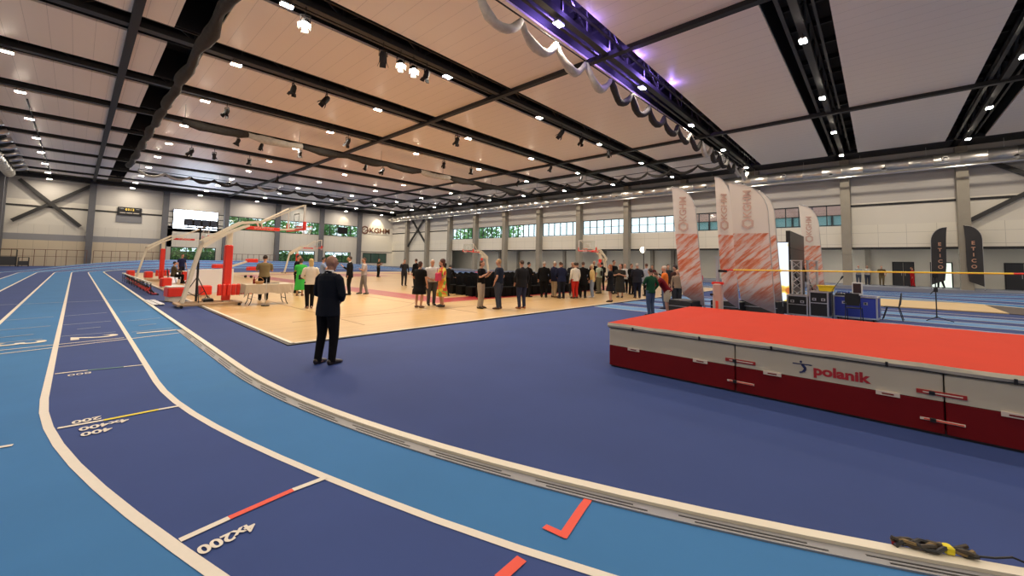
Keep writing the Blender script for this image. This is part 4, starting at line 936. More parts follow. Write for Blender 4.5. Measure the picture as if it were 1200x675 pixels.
# beige table
t = empty('folding_table', (4.85, 16.65, .022), radians(-3), 'folding table under a beige cloth set with papers', 'table')
for s_ in (-1, 1):
    for yy in (-.28, .28): m = MB(); m.tube([(s_*.62, yy, 0), (s_*.56, yy, .12), (s_*.50, yy, .5), (s_*.36, yy, .70)], .014, 6); m.obj('leg', blackp, t)
    m = MB(); m.bar((s_*.54, -.28, .22), (s_*.54, .28, .22), .02); m.obj('leg_brace', blackp, t)
m = MB(); m.bar((-.50, 0, .5), (.50, 0, .5), .02); m.obj('stretcher', blackp, t)
m = MB(); m.bb(-.72, .72, -.36, .36, .70, .73); m.obj('tabletop', mat('table_grey', (.4, .4, .4), .5), t)
m = MB(); n = 48; per = []
for i in range(n):
    u = i/n*4; s_ = int(u); f = u-s_; X_, Y_ = .75, .40
    per.append(((-X_+2*X_*f, -Y_), (X_, -Y_+2*Y_*f), (X_-2*X_*f, Y_), (-X_, Y_-2*Y_*f))[s_])
k0 = len(m.v)
for (a, b) in per: m.v.append((a, b, .74))
for i, (a, b) in enumerate(per): q = 1.04+.025*sin(i*1.9); m.v.append((a*q, b*q, .42+.03*sin(i*1.3)-.1*(abs(a) > .7 and abs(b) > .3)))
m.f.append(tuple(range(k0, k0+n))); m.m.append(0)
for i in range(n): j = (i+1) % n; m.f.append((k0+i, k0+j, k0+n+j, k0+n+i)); m.m.append(0)
cl = m.obj('tablecloth', mat('cloth_beige', (.58, .50, .38), .85)); cl.location = (4.85, 16.65, .022); cl.rotation_euler = (0, 0, radians(-3)); tag(cl, 'beige cloth draped over the folding table', 'tablecloth')
for k, (x, y, w_, d_, h_, mm, lab, nm) in enumerate(((4.55, 16.55, .3, .25, .10, mat('wicker', (.45, .25, .10), .8), 'small brown basket at the left end of the beige table', 'basket'), (5.0, 16.7, .42, .3, .02, mat('tray_dark', (.08, .07, .06), .5), 'dark flat tray in the middle of the beige table', 'tray'), (5.35, 16.6, .3, .22, .015, white, 'stack of white papers at the right end of the beige table', 'papers'), (4.45, 16.8, .1, .1, .24, redd, 'dark red bottle standing on the beige table', 'bottle'))):
    t = empty(nm, (x, y, .765), .1*k, lab, nm)
    if nm == 'bottle': m = MB(); m.tube([(0, 0, 0), (0, 0, .15), (0, 0, .19), (0, 0, .25)], [.038, .038, .015, .014], 12); m.obj('glass_body', mm, t)
    elif nm == 'basket': m = MB(); m.tube([(0, 0, 0), (0, 0, .10)], [.11, .15], 14); m.obj('bowl', mm, t); m = MB(); m.tube([(-.15, 0, .1), (-.09, 0, .2), (0, 0, .24), (.09, 0, .2), (.15, 0, .1)], .01, 6); m.obj('handle', mm, t)
    else: m = MB(); m.bbox(-w_/2, w_/2, -d_/2, d_/2, 0, h_, .004); m.obj('sheet', mm, t)
t = empty('mic_stand', (4.62, 16.0, .022), 0, 'chrome microphone stand in front of the beige table', 'microphone stand'); m = MB(); m.cyl((0, 0, .02), (0, 0, .95), .012, n=8); m.obj('pole', alu, t); m = MB(); m.cyl((0, 0, 0), (0, 0, .03), .13, n=16); m.obj('base', blackp, t); m = MB(); m.ell((0, 0, .98), (.03, .03, .04)); m.obj('microphone', blackp, t)
# operator's desk + chair
t = empty('operator_desk', (4.95, 31.6, .022), 0, 'small desk with a red front where the seated man works', 'desk')
m = MB(); m.bb(-.5, .5, -.35, .35, .72, .76); m.obj('desktop', white, t); m = MB(); m.bb(-.5, .5, -.36, -.33, .2, .72); m.obj('front_panel', redp, t)
for a in (-.46, .46):
    for b in (-.3, .3): m = MB(); m.bar((a, b, 0), (a, b, .72), .035); m.obj('leg', alu, t)
t = empty('laptop', (4.85, 31.55, .782), radians(180), 'black laptop open on the red-fronted desk', 'laptop'); m = MB(); m.bb(-.12, .12, -.17, .17, 0, .015); m.obj('keyboard', blackp, t); m = MB(); m.bar((-.12, 0, .01), (-.2, 0, .24), .34, .01); m.obj('screen', blackp, t)
metal_chair(4.0, 31.4, 0, 'black chair under the seated man')
# folded hoop (stowed) in the middle distance
t = empty('stowed_hoop', (8.6, 37.5, .022), radians(15), 'folded-down basketball hoop with red pads behind the man in khaki', 'basketball hoop')
m = MB(); m.bar((-1.8, 0, .45), (1.4, 0, 1.5), .12, .14); m.bar((-1.8, .3, .3), (1.2, .3, .3), .12); m.bar((-1.8, -.3, .3), (1.2, -.3, .3), .12); m.obj('folded_arm', cream, t)
for x, z in ((-1.9, .55), (-1.2, .95), (1.3, .75), (1.2, 1.4)):
    m = MB(); m.bbox(x-.4, x+.4, -.25, .25, z-.15, z+.15, .06); m.obj('red_pad', redp, t)
for a, b in ((-1.5, -.4), (-1.5, .4), (1, -.4), (1, .4)): m = MB(); m.cyl((a, b-.04, .1), (a, b+.04, .1), .1, n=12); m.obj('wheel', black, t)
# ================================================================== AUDIENCE CHAIRS
cc = mat('chair_cover_black', (.004, .004, .004), .95, spec=.2)
ch0 = empty('covered_chair', (13.3, 13.9, .022), 0, 'chair in a black stretch cover in the audience block', 'chair', 'covered audience chairs')
m = MB(); m.bbox(-.245, .245, -.24, .26, .03, .48, .03); m.obj('skirted_seat', cc, ch0)
m = MB(); m.tube([(0, .22, .42), (0, .24, .65), (0, .26, .86), (0, .265, .95), (0, .27, .99)], [(.245, .05), (.245, .045), (.22, .04), (.15, .03), (.06, .02)], 14, flat=(1, 0, 0)); m.obj('backrest', cc, ch0)
for a, b in ((-.2, -.2), (.2, -.2), (-.2, .22), (.2, .22)): m = MB(); m.cyl((a, b, 0), (a*.97, b*.97, .1), .018, n=6); m.obj('leg', black, ch0)
ch0.location = (13.2, 13.95, .022)
for r_ in range(8):
    for c_ in range(20):
        if r_ == 0 and c_ == 0: continue
        if c_ in (9,): continue
        x = 13.2+.12*r_+.52*c_+.03*sin(r_*3+c_); y = 13.95+.88*r_
        dup(ch0, (x, y, .022), .05*sin(c_*2+r_))
# lamp stand glow behind the crowd
t = empty('work_light', (27.0, 12.2, .022), 0, 'glaring round work light on a stand behind the crowd', 'light stand')
m = MB(); m.cyl((0, 0, 0), (0, 0, 2.6), .03, n=8); m.obj('pole', black, t)
for a in (0, 2.1, 4.2): m = MB(); m.bar((.4*cos(a), .4*sin(a), .02), (0, 0, .6), .025); m.obj('leg', black, t)
m = MB(); m.tube([(-.1, 0, 2.75), (.12, 0, 2.75)], [.22, .12], 16); h = m.obj('lamp_head', alu, t); m = MB(); m.tube([(-.12, -.01, 2.75), (-.105, 0, 2.75)], [.2, .2], 16); m.obj('lens', emis('work_lens', (1, .88, .65), 14), h)
# scoreboard, screen, tv, letters on the end wall
t = empty('scoreboard', (4.85, YA-.12, 7.25), 0, 'black electronic scoreboard with amber digits on the end wall', 'scoreboard')
m = MB(); m.bbox(-1.25, 1.25, -.1, .1, 0, 1.15, .03); m.obj('case', blackp, t)
for k in range(4): text_obj('amber_digit', '0312'[k], .42, emis('amber', (1, .65, .1), 2.2), t, basis((-.36+.24*k, -.105, .82), (1, 0, 0), (0, 0, 1)), .002)
for x in (-.85, .85): text_obj('team_caption', 'HOME' if x < 0 else 'GUEST', .16, white, t, basis((x, -.105, .92), (1, 0, 0), (0, 0, 1)), .002)
for x in (-.7, 0, .7): m = MB(); m.bb(x-.3, x+.3, -.108, -.1, .3, .38); m.obj('indicator_row', emis('dim_white', (1, .8, .6), .8), t)
m = MB(); m.bb(-1.35, 1.35, .0, .11, -1.0, 0); m.obj('lower_panel', mat('grey_panel', (.22, .22, .23), .7), t)
t = empty('led_screen', (12.45, YA-.15, 7.25), 0, 'big glowing white video screen on the end wall', 'screen')
m = MB(); m.bb(-2.8, 2.8, -.02, .12, -1.5, 1.5); m.obj('cabinet', blackp, t); m = MB(); m.bb(-2.72, 2.72, -.03, -.02, -1.42, 1.42); m.obj('screen_face', emis('screen_white', (.74, .85, 1.0), 11.0), t)
m = MB(); m.bb(8.7, 16.7, YA, YA+.3, 5.35, 5.7); m.bb(9.7, 15.3, YA+.0, YA+.3, 5.7, 8.4); struct(m.obj('wall_far', wallL))
for x0, x1 in ((8.9, 9.7), (15.3, 16.2)):
    wd = struct(empty('window_%d' % wi, (x0, YA, 5.7))); wi += 1; m = MB()
    for z in (0, .85, 1.75, 2.6): m.bb(0, x1-x0, -.03, .1, z, z+.12)
    m.bb(0, .06, -.03, .1, 0, 2.7); m.bb(x1-x0-.06, x1-x0, -.03, .1, 0, 2.7); m.obj('window_frame', frame, wd); m = MB(); m.bb(0, x1-x0, .02, .03, 0, 2.7); m.obj('window_pane', glass, wd)
t = empty('television', (35.7, YA-.25, 7.3), 0, 'switched-off black television in front of the gallery window', 'television'); m = MB(); m.bbox(-1.0, 1.0, -.05, .05, -.65, .65, .02); m.obj('bezel', blackp, t); m = MB(); m.bb(-.93, .93, -.055, -.05, -.58, .58); m.obj('screen', mat('tv_glass', (.01, .01, .012), .15), t); m = MB(); m.bar((0, .05, 0), (0, .2, 0), .2); m.obj('bracket', black, t)
brz = mat('bronze_letters', (.16, .07, .04), .5)
t = empty('wall_sign', (43.0, YA-.06, 7.75), 0, 'dark KGHM lettering with a round emblem on the end wall', 'sign')
text_obj('lettering', 'KGHM', 1.45, brz, t, basis((.85, 0, 0), (1, 0, 0), (0, 0, 1)), .05, 1.15, bold=.03)
m = MB()
for k in range(6):
    if k in (1, 4): continue
for s_ in (0, pi):
    pts = [(-2.5+.72*cos(a+s_), 0, .02+.72*sin(a+s_)) for a in (radians(200), radians(170), radians(130), radians(90), radians(50), radians(25))]
    m.tube(pts, [(.16, .05)]*6, 8)
m.bar((-3.05, 0, -.05), (-2.5, 0, .3), .08, .16); m.bar((-2.5, 0, -.3), (-1.95, 0, .1), .08, .16); m.obj('emblem', brz, t)
m = MB(); m.bb(-3.3, 3.0, 0, .02, -.78, -.72); m.obj('underline', mat('grey_line', (.3, .28, .25), .6), t)
# railings by the end wall
railm = mat('rail_brown', (.16, .07, .045), .6)
for x0, x1 in ((-6.2, 1.0), (1.6, 8.4), (17, 23.5)):
    t = empty('safety_railing', ((x0+x1)/2, YA-1.4, 0), 0, 'thin brown safety railing at the %s' % ('far left corner of the hall' if x0 < 0 else 'end wall under the scoreboard' if x0 < 5 else 'end wall right of the video screen'), 'railing')
    L = (x1-x0)/2; m = MB(); m.bar((-L, 0, 2.1), (L, 0, 2.1), .06); m.bar((-L, 0, 1.25), (L, 0, 1.25), .04); m.obj('rails', railm, t)
    k = -L
    while k <= L: m = MB(); m.bar((k, 0, 0), (k, 0, 2.1), .055); m.obj('post', railm, t); k += (x1-x0)/8
for x, w_, h_, lab in ((-5.4, 1.3, 2.0, 'dark equipment trolley parked in the far left corner'), (-4.2, .8, 1.1, 'low dark equipment box beside the corner trolley')):
    t = empty('equipment_trolley', (x, YA-3.2 if w_ > 1 else YA-3.1, 0), 0, lab, 'trolley'); m = MB(); m.bbox(-w_/2, w_/2, -.5, .5, .15, h_*.6, .03); m.obj('bin', mat('trolley_grey', (.06, .06, .06), .6), t); m = MB()
    for a in (-1, 1):
        for b in (-1, 1): m.bar((a*w_/2, b*.5, 0), (a*w_/2, b*.5, h_), .05)
    m.bar((-w_/2, -.5, h_), (w_/2, -.5, h_), .05); m.bar((-w_/2, .5, h_), (w_/2, .5, h_), .05); m.obj('frame', black2, t)
# ================================================================== PEOPLE
REMESH = []
def queue(mb, name, mats, parent, vox, extra=None):
    me = bpy.data.meshes.new(name); me.from_pydata(mb.v, [], mb.f); o = bpy.data.objects.new(name+'_tmp', me); COL.objects.link(o)
    bm = bmesh.new(); bm.from_mesh(me); bmesh.ops.recalc_face_normals(bm, faces=bm.faces); bm.to_mesh(me); bm.free()
    md = o.modifiers.new('r', 'REMESH'); md.mode = 'VOXEL'; md.voxel_size = vox; md.use_smooth_shade = True
    sm_ = o.modifiers.new('s', 'SMOOTH'); sm_.factor = .5; sm_.iterations = 3
    REMESH.append((o, name, mats, parent, extra))
def flush_people():
    bpy.context.view_layer.update(); dg = bpy.context.evaluated_depsgraph_get()
    for o, name, mats, parent, extra in REMESH:
        me = bpy.data.meshes.new_from_object(o.evaluated_get(dg)); me.name = name; me.materials.clear()
        for m in mats: me.materials.append(m)
        if extra:
            bm = bmesh.new(); bm.from_mesh(me); ex = bpy.data.meshes.new('x'); ex.from_pydata(extra.v, [], extra.f)
            ex.polygons.foreach_set('material_index', extra.m); ex.polygons.foreach_set('use_smooth', [True]*len(ex.polygons)); bm.from_mesh(ex); bm.to_mesh(me); bm.free(); bpy.data.meshes.remove(ex)
        q = bpy.data.objects.new(name, me); COL.objects.link(q); q.parent = parent; me_ = o.data; bpy.data.objects.remove(o); bpy.data.meshes.remove(me_)
    REMESH.clear()
ARMS = {  # elbow, wrist relative to the right shoulder (x right, y forward, z up), hand direction
 'down': ((.07, -.01, -.29), (.08, .07, -.55), (.0, .12, -1)),
 'front': ((.08, .02, -.29), (-.10, .20, -.40), (-1, .3, -.4)),
 'back': ((.09, -.13, -.27), (-.06, -.20, -.49), (-1, 0, -.5)),
 'fold': ((.08, .10, -.27), (-.14, .23, -.20), (-1, .1, .1)),
 'phone': ((.06, .08, -.28), (-.04, .32, -.14), (-.3, .6, .7)),
 'face': ((.10, .14, -.22), (-.03, .24, .03), (-.6, .1, .8)),
 'desk': ((.05, .12, -.26), (.0, .38, -.24), (-.1, 1, -.1)),
 'pocket': ((.13, -.05, -.27), (.06, .07, -.47), (-.2, .3, -1)),
 'reach': ((.04, .22, -.20), (-.02, .45, -.28), (0, 1, -.3)),
}
def person(x, y, ang, H, label, top, leg, hair=None, arms=('down', 'down'), kind='suit', shoe=(.02, .015, .012), stance=.11, skinm=None, lean=0.0, yaw=0.0, z=0.022, fine=False, hairlen='short', build=1.0, legs='stand', collar=None, pattern=None, held=None, headlean=0.0, shorts=None, stride=0.0):
    s = H/1.8; t = empty('person', (x, y, z), radians(ang)-pi/2, label, 'person'); sk = skinm or skin; vox = .0075 if fine else .0125
    sit = legs == 'sit'; hipz = .50*s if sit else .93*s; B = build*(1.0 if fine else 1.1)
    # torso frame (lean forward about the hip)
    def T(px, py, pz):
        v = Vector((px*s, py*s, (pz-.93)*s)); v = Matrix.Rotation(-lean, 3, 'X') @ v; return v+Vector((0, 0, hipz))
    m = MB()
    tors = [(0, 0, .90, .155*B, .105*B), (0, 0, .98, .16*B, .11*B), (0, .005, 1.10, .14*B, .10*B), (0, .01, 1.25, .155*B, .11*B), (0, 0, 1.38, .17*B, .105*B), (0, -.005, 1.46, .15*B, .085*B), (0, -.005, 1.50, .075, .06)]
    m.tube([T(a, b, c) for a, b, c, _, _ in tors], [(q*s, w*s) for *_, q, w in tors], 18, flat=(1, 0, 0))
    m.tube([T(0, -.005, 1.46), T(0, .005, 1.52), T(0, .015, 1.60)], [.062*s, .055*s, .055*s], 12)
    # head
    hc = T(0, .03, 1.685); HR = Matrix.Rotation(-lean*.5-headlean, 3, 'X'); HR = Matrix.Rotation(yaw, 3, 'Z') @ HR
    def Hd(a, b, c): return hc+HR @ Vector((a*s, b*s, c*s))
    m.ell(hc, (.077*s, .095*s, .108*s), 18, 12, M=HR); m.ell(Hd(0, .022, -.055), (.056*s, .066*s, .065*s), 14, 10, M=HR)
    m.ell(Hd(0, .055, -.098), (.026*s, .026*s, .022*s), 8, 6)                                       # chin
    m.tube([Hd(0, .088, .018), Hd(0, .103, -.008), Hd(0, .112, -.03), Hd(0, .095, -.036)], [.010*s, .013*s, .017*s, .013*s], 8)  # nose
    m.ell(Hd(0, .09, .03), (.045*s, .012*s, .011*s), 8, 6, M=HR)                                    # brow
    for q in (-1, 1): m.ell(Hd(q*.08, -.005, -.01), (.012*s, .022*s, .033*s), 8, 6, M=HR)           # ears
    m.ell(Hd(0, .087, -.062), (.026*s, .011*s, .010*s), 8, 6, M=HR)                                 # mouth
    ex = MB()
    for q in (-1, 1): ex.ell(Hd(q*.031, .0865, .008), (.012*s, .008*s, .007*s), 8, 6, mi=1, M=HR)
    # arms
    shs = []; sleeve = []
    for q, nm in ((1, arms[0]), (-1, arms[1])):
        e, w, hd = ARMS[nm]; S0 = T(q*.185*B, -.005, 1.44); 
        def A(v): v = Vector((q*v[0]*s, v[1]*s, v[2]*s)); return S0+Matrix.Rotation(-lean*(.3 if nm == 'reach' else .6), 3, 'X') @ v
        E_, W_ = A(e), A(w); hdv = Vector((q*hd[0], hd[1], hd[2])).normalized()
        m.tube([S0+Vector((-q*.03*s, 0, .0)), S0.lerp(E_, .3), E_, E_.lerp(W_, .35), W_], [.052*s, .047*s, .040*s, .041*s, .027*s], 12)
        P0 = W_+hdv*.03*s; P1 = W_+hdv*.09*s; side = hdv.cross(Vector((0, 1, 0)) if abs(hdv.y) < .8 else Vector((0, 0, 1))).normalized()
        m.tube([W_-hdv*.01*s, P0, P1], [(.024*s, .018*s), (.036*s, .016*s), (.040*s, .013*s)], 10, flat=side)
        nrm = hdv.cross(side).normalized(); curl = nrm*(1 if nrm.y > 0 else -1)*.35
        for f in range(4):
            b0 = P1+side*((f-1.5)*.020*s)-hdv*.012*s; L = (.075, .085, .08, .062)[f]*s; d1 = (hdv+curl*.4).normalized(); d2 = (hdv+curl*1.6).normalized()
            ex.tube([b0, b0+hdv*L*.4, b0+hdv*L*.4+d1*L*.32, b0+hdv*L*.4+d1*L*.32+d2*L*.28], [.0095*s, .009*s, .0085*s, .007*s], 6)
        b0 = P0+side*(.030*s)*(-q); ex.tube([b0, b0+(hdv*.6-side*q*.8).normalized()*.035*s, b0+(hdv*.9-side*q*.4).normalized()*.065*s], [.012*s, .011*s, .008*s], 6)
        shs.append((S0, E_, W_, q))
    # legs
    legp = []
    for q in (1, -1):
        h0 = Vector((q*.09*s*B, 0, hipz-.02*s))
        if sit: K = h0+Vector((q*.05*s, .44*s, .02*s)); A_ = K+Vector((0, -.05*s if q > 0 else .12*s, -.44*s)); A_.z = .08*s
        else: A_ = Vector((q*stance*s, q*stride*s-.02*s, .08*s)); K = h0.lerp(A_, .52)+Vector((q*.005, .035*s, 0))
        legp.append((h0, K, A_, q))
        m.tube([h0+Vector((0, 0, .03*s)), h0.lerp(K, .3), K, K.lerp(A_, .3), A_, A_-Vector((0, 0, .04*s))], [.085*s*B, .078*s*B, .055*s, .056*s, .036*s, .036*s], 12)
        m.tube([A_+Vector((0, -.04*s, -.035*s)), A_+Vector((0, .06*s, -.04*s)), A_+Vector((q*.01, .16*s, -.055*s))], [(.034*s, .034*s), (.042*s, .032*s), (.035*s, .018*s)], 10, flat=(1, 0, 0))
    queue(m, 'body', [sk, eyem], t, vox, ex)
    # shoes
    shm = mat('shoe_%d_%d_%d' % tuple(int(c*99) for c in shoe), shoe, .35)
    for h0, K, A_, q in legp:
        mm = MB(); fx = Vector((q*.12, 1, 0)).normalized()
        b = Vector((A_.x, A_.y, 0)); sp = fx
        mm.tube([b-sp*.075*s+Vector((0, 0, .045*s)), b-sp*.06*s+Vector((0, 0, .048*s)), b+sp*.05*s+Vector((0, 0, .048*s)), b+sp*.13*s+Vector((0, 0, .034*s)), b+sp*.19*s+Vector((0, 0, .026*s)), b+sp*.205*s+Vector((0, 0, .022*s))], [(.025*s, .03*s), (.041*s, .047*s), (.045*s, .047*s), (.05*s, .034*s), (.038*s, .024*s), (.018*s, .012*s)], 12, flat=(1, 0, 0)); mm.obj('shoe', shm, t, smooth=True)
    lm = mat('cloth_%d_%d_%d' % tuple(int(c*200) for c in leg), leg, .9, spec=.2, noise=.12, nscale=9); tm = pattern or mat('cloth_%d_%d_%d' % tuple(int(c*200) for c in top), top, .88, spec=.2, noise=.12, nscale=9)
    # legwear
    if kind != 'dress':
        mm = MB(); mm.tube([T(0, 0, .86), T(0, 0, .93), T(0, 0, 1.04)], [(.165*s*B, .115*s*B), (.172*s*B, .122*s*B), (.155*s*B, .112*s*B)], 16, flat=(1, 0, 0))
        for h0, K, A_, q in legp:
            end = .42 if shorts else 1.0
            if shorts: mm.tube([h0+Vector((0, 0, .05*s)), h0.lerp(K, .4), h0.lerp(K, .98)], [.10*s*B, .10*s*B, .095*s], 12)
            else: mm.tube([h0+Vector((0, 0, .05*s)), h0.lerp(K, .3), K, K.lerp(A_, .4), A_+Vector((0, -.005*s, -.035*s))], [.10*s*B, .098*s*B, .078*s, .070*s, .060*s], 12)
        queue(mm, 'shorts' if shorts else 'trousers', [lm], t, vox)
    # top
    mm = MB(); low = {'suit': .80, 'jacket': .86, 'shirt': .92, 'dress': .9, 'coat': .62}[kind]; g = 1.10 if kind in ('suit', 'coat') else 1.06
    if sit: low = .90
    prof = [(low, .185, .135), (.93, .180, .13), (1.10, .158, .118), (1.25, .170, .125), (1.38, .186, .118), (1.455, .168, .098), (1.50, .095, .072)]
    if kind == 'dress': prof[0] = (.9, .185, .135)
    mm.tube([T(0, 0, a) for a, _, _ in prof], [(q*s*B*g*.97, w*s*B*g*.97) for _, q, w in prof], 20, flat=(1, 0, 0))
    if kind == 'dress':
        hem = {'short': .52, 'long': .28, 'mid': .40}[pattern and 'mid' or (hairlen == 'x' and 'mid' or ('long' if held == 'longdress' else 'short'))]
        mm.tube([Vector((0, 0, (hem)*s)), Vector((0, 0, (hem+.15)*s)), Vector((0, 0, .80*s)), T(0, 0, .95)], [(.23*s*B, .2*s*B), (.22*s*B, .19*s*B), (.19*s*B, .15*s*B), (.17*s*B, .125*s*B)], 20, flat=(1, 0, 0))
    slen = 1.0 if kind in ('suit', 'jacket', 'coat') or held == 'longsleeve' else .5
    for S0, E_, W_, q in shs:
        pts = [S0+Vector((-q*.05*s, 0, 0)), S0.lerp(E_, .15), E_.lerp(S0, .2)]; rr = [.07*s, .069*s, .058*s]
        if slen == 1.0: pts += [E_, E_.lerp(W_, .5), E_.lerp(W_, .93)]; rr += [.054*s, .049*s, .041*s]
        mm.tube(pts, rr, 12)
    if kind in ('suit', 'jacket', 'coat'):   # lapel / collar roll
        mm.tube([T(-.07, -.03, 1.515), T(0, -.06, 1.53), T(.07, -.03, 1.515)], [.018*s]*3, 8)
    queue(mm, {'suit': 'suit_jacket', 'jacket': 'jacket', 'shirt': 'shirt', 'dress': 'dress', 'coat': 'coat'}[kind], [tm], t, vox)
    if collar:
        mm = MB(); mm.tube([T(0, -.002, 1.495), T(0, .004, 1.55)], [.064*s, .060*s], 14); mm.obj('shirt_collar', mat('collar_%d' % int(collar[0]*9), collar, .7), t, smooth=True)
    if hair:
        hm = mat('hair_%d_%d_%d' % tuple(int(c*200) for c in hair), hair, .7, noise=.3, nscale=30); mm = MB()
        mm.ell(Hd(0, -.018, .026), (.083*s, .093*s, .098*s), 16, 12, M=HR)
        if hairlen != 'short':
            z1 = {'bob': -.11, 'long': -.26, 'big': -.16, 'x': -.1, 'bun': -.04}[hairlen]; wd = {'bob': .078, 'long': .075, 'big': .11, 'x': .08, 'bun': .06}[hairlen]
            mm.tube([Hd(0, -.03, .04), Hd(0, -.055, -.05), Hd(0, -.07, z1)], [(wd*s, .06*s), (wd*1.12*s, .055*s), (wd*.8*s, .03*s)], 14, flat=(1, 0, 0))
            if hairlen == 'big': mm.ell(Hd(0, -.03, .05), (.115*s, .115*s, .11*s), 14, 10, M=HR)
            if hairlen == 'bun': mm.ell(Hd(0, -.09, .08), (.04*s, .04*s, .04*s), 10, 8)
        queue(mm, 'hair', [hm], t, .011)
    return t, Hd, T, shs, s
BK, DG, NV, WH, KH = (.005, .005, .006), (.03, .03, .034), (.012, .016, .045), (.72, .70, .66), (.42, .33, .22)
BR, BL, GY, RD_ = (.07, .035, .02), (.55, .38, .18), (.35, .33, .31), (.22, .06, .03)
JN = (.06, .09, .16)
cam_h = 65   # direction pointing away from the camera
person(2.90, 6.80, 22, 1.80, 'person with shaved head in a dark suit standing alone on the blue infield', (.005, .007, .014), (.004, .004, .006), None, ('front', 'front'), 'suit', shoe=(.03, .022, .018), stance=.12, skinm=mat('skin_shade_tint', (.34, .17, .11), .5), fine=True, z=.0, collar=(.75, .72, .7), yaw=-.45, build=1.10, stride=.03)  # skin made darker: shade on the head put into its colour
person(5.51, 14.44, 80, 1.70, 'person with long blond hair in a white jacket and black trousers, seen from behind', (.72, .66, .55), BK, (.60, .42, .17), ('front', 'front'), 'jacket', shoe=(.35, .2, .14), hairlen='long', build=.95, stance=.07)
person(6.96, 19.4, 60, 1.70, 'person in a bright green dress with short dark hair', (.05, .50, .08), BK, BR, ('front', 'phone'), 'dress', shoe=(.2, .08, .04), hairlen='bob', held='longdress', build=.95)
person(5.15, 18.15, 75, 1.80, 'person in a khaki shirt standing behind the beige table', (.20, .16, .08), BK, (.03, .02, .015), ('phone', 'phone'), 'shirt')
t_, Hd_, T_, sh_, s_ = person(8.15, 19.9, -20, 1.78, 'camera operator in a pale blue top filming over the shoulder', (.25, .32, .50), DG, (.02, .02, .02), ('face', 'phone'), 'shirt')
def held_box(parent_loc, name, label, cat, f):
    t = empty(name, parent_loc, 0, label, cat); f(t); return t
def vc(t):
    m = MB(); m.bbox(-.2, .18, -.07, .07, -.08, .1, .02); m.obj('camera_body', blackp, t); m = MB(); m.tube([(.18, 0, 0), (.3, 0, 0), (.34, 0, 0)], [.05, .055, .065], 12); m.obj('lens', blackp, t); m = MB(); m.tube([(-.05, 0, .16), (.12, 0, .16)], [.02, .02], 8); m.bar((-.1, 0, .1), (-.1, 0, .16), .02); m.bar((.1, 0, .1), (.1, 0, .16), .02); m.obj('top_handle', blackp, t)
    m = MB(); m.ell((.2, 0, .17), (.05, .05, .05)); m.obj('camera_light', emis('cam_light', (1, 1, 1), 6), t)
held_box((8.35, 19.62, 1.68), 'video_camera', 'black shoulder video camera with a small bright light', 'camera', vc)
person(7.35, 20.9, -40, 1.85, 'person in black standing just behind the green dress and the video camera', BK, BK, BR, ('down', 'down'), 'jacket')
person(8.87, 18.6, 150, 1.84, 'person in a black suit with back turned, tallest of the group left of centre', BK, BK, (.04, .025, .015), ('phone', 'down'), 'suit', collar=WH)
person(8.2, 19.2, -30, 1.72, 'person in black facing the black suit, holding up a hand', DG, BK, BR, ('face', 'fold'), 'jacket', hairlen='bob')
person(9.65, 18.7, 160, 1.78, 'person in a light grey shirt and grey trousers leaning into the group left of centre', (.42, .38, .38), (.22, .20, .19), BR, ('fold', 'fold'), 'shirt', stride=.14)
person(19.8, 35.6, -60, 1.78, 'lone person in dark olive clothes far off on the courts', (.05, .045, .03), BK, BR, ('phone', 'phone'), 'shirt', build=1.05)
person(8.55, 12.4, 20, 1.68, 'person in a loose black dress with short dark hair, left of the trio in mid-court', BK, BK, (.05, .02, .015), ('down', 'front'), 'dress', shoe=(.25, .15, .12), hairlen='bob', build=1.15, held='short', skinm=skin)
person(9.35, 12.75, -110, 1.76, 'person with grey hair in a white shirt in the middle of the trio in mid-court', (.62, .62, .64), (.07, .07, .08), (.5, .45, .4), ('front', 'front'), 'shirt', build=1.1)
def plaid():
    m = bpy.data.materials.new('bright_plaid'); m.use_nodes = True; nt = m.node_tree; b = nt.nodes['Principled BSDF']; b.inputs['Roughness'].default_value = .8
    tc = nt.nodes.new('ShaderNodeTexCoord'); v = nt.nodes.new('ShaderNodeTexVoronoi'); v.inputs['Scale'].default_value = 9; cr = nt.nodes.new('ShaderNodeValToRGB'); cr.color_ramp.interpolation = 'CONSTANT'; e = cr.color_ramp.elements
    e[0].color = (.75, .55, .06, 1); e[1].position = .3; e[1].color = (.25, .45, .05, 1)
    for p, c in ((.5, (.8, .25, .03, 1)), (.68, (.80, .65, .15, 1)), (.85, (.65, .08, .04, 1))): q = e.new(p); q.color = c
    nt.links.new(tc.outputs['Object'], v.inputs[0]); sp = nt.nodes.new('ShaderNodeSeparateColor'); nt.links.new(v.outputs['Color'], sp.inputs[0]); nt.links.new(sp.outputs[0], cr.inputs[0]); nt.links.new(cr.outputs[0], b.inputs['Base Color']); return m
person(9.35, 12.1, 160, 1.76, 'person in a colourful yellow and green patterned dress with big dark hair', (.7, .5, .1), BK, (.06, .02, .015), ('fold', 'front'), 'dress', shoe=(.02, .02, .02), hairlen='big', pattern=plaid(), held='longdress', build=1.0)
person(10.17, 10.85, -70, 1.76, 'person in a black T-shirt and khaki trousers with dark curly hair', BK, (.40, .34, .27), BR, ('phone', 'phone'), 'shirt', hairlen='bob', build=.92, shoe=(.02, .02, .02))
person(10.55, 10.3, 115, 1.82, 'person in a navy T-shirt and jeans with sandy hair, hands on hips', (.015, .02, .035), (.045, .055, .08), (.42, .25, .11), ('pocket', 'pocket'), 'shirt', build=1.15, shoe=(.12, .05, .03))
person(11.31, 9.85, 80, 1.80, 'person in a black jacket and dark jeans standing alone in front of the covered chairs', (.016, .015, .016), (.03, .035, .07), BR, ('down', 'pocket'), 'suit', build=1.12, shoe=(.28, .09, .04))
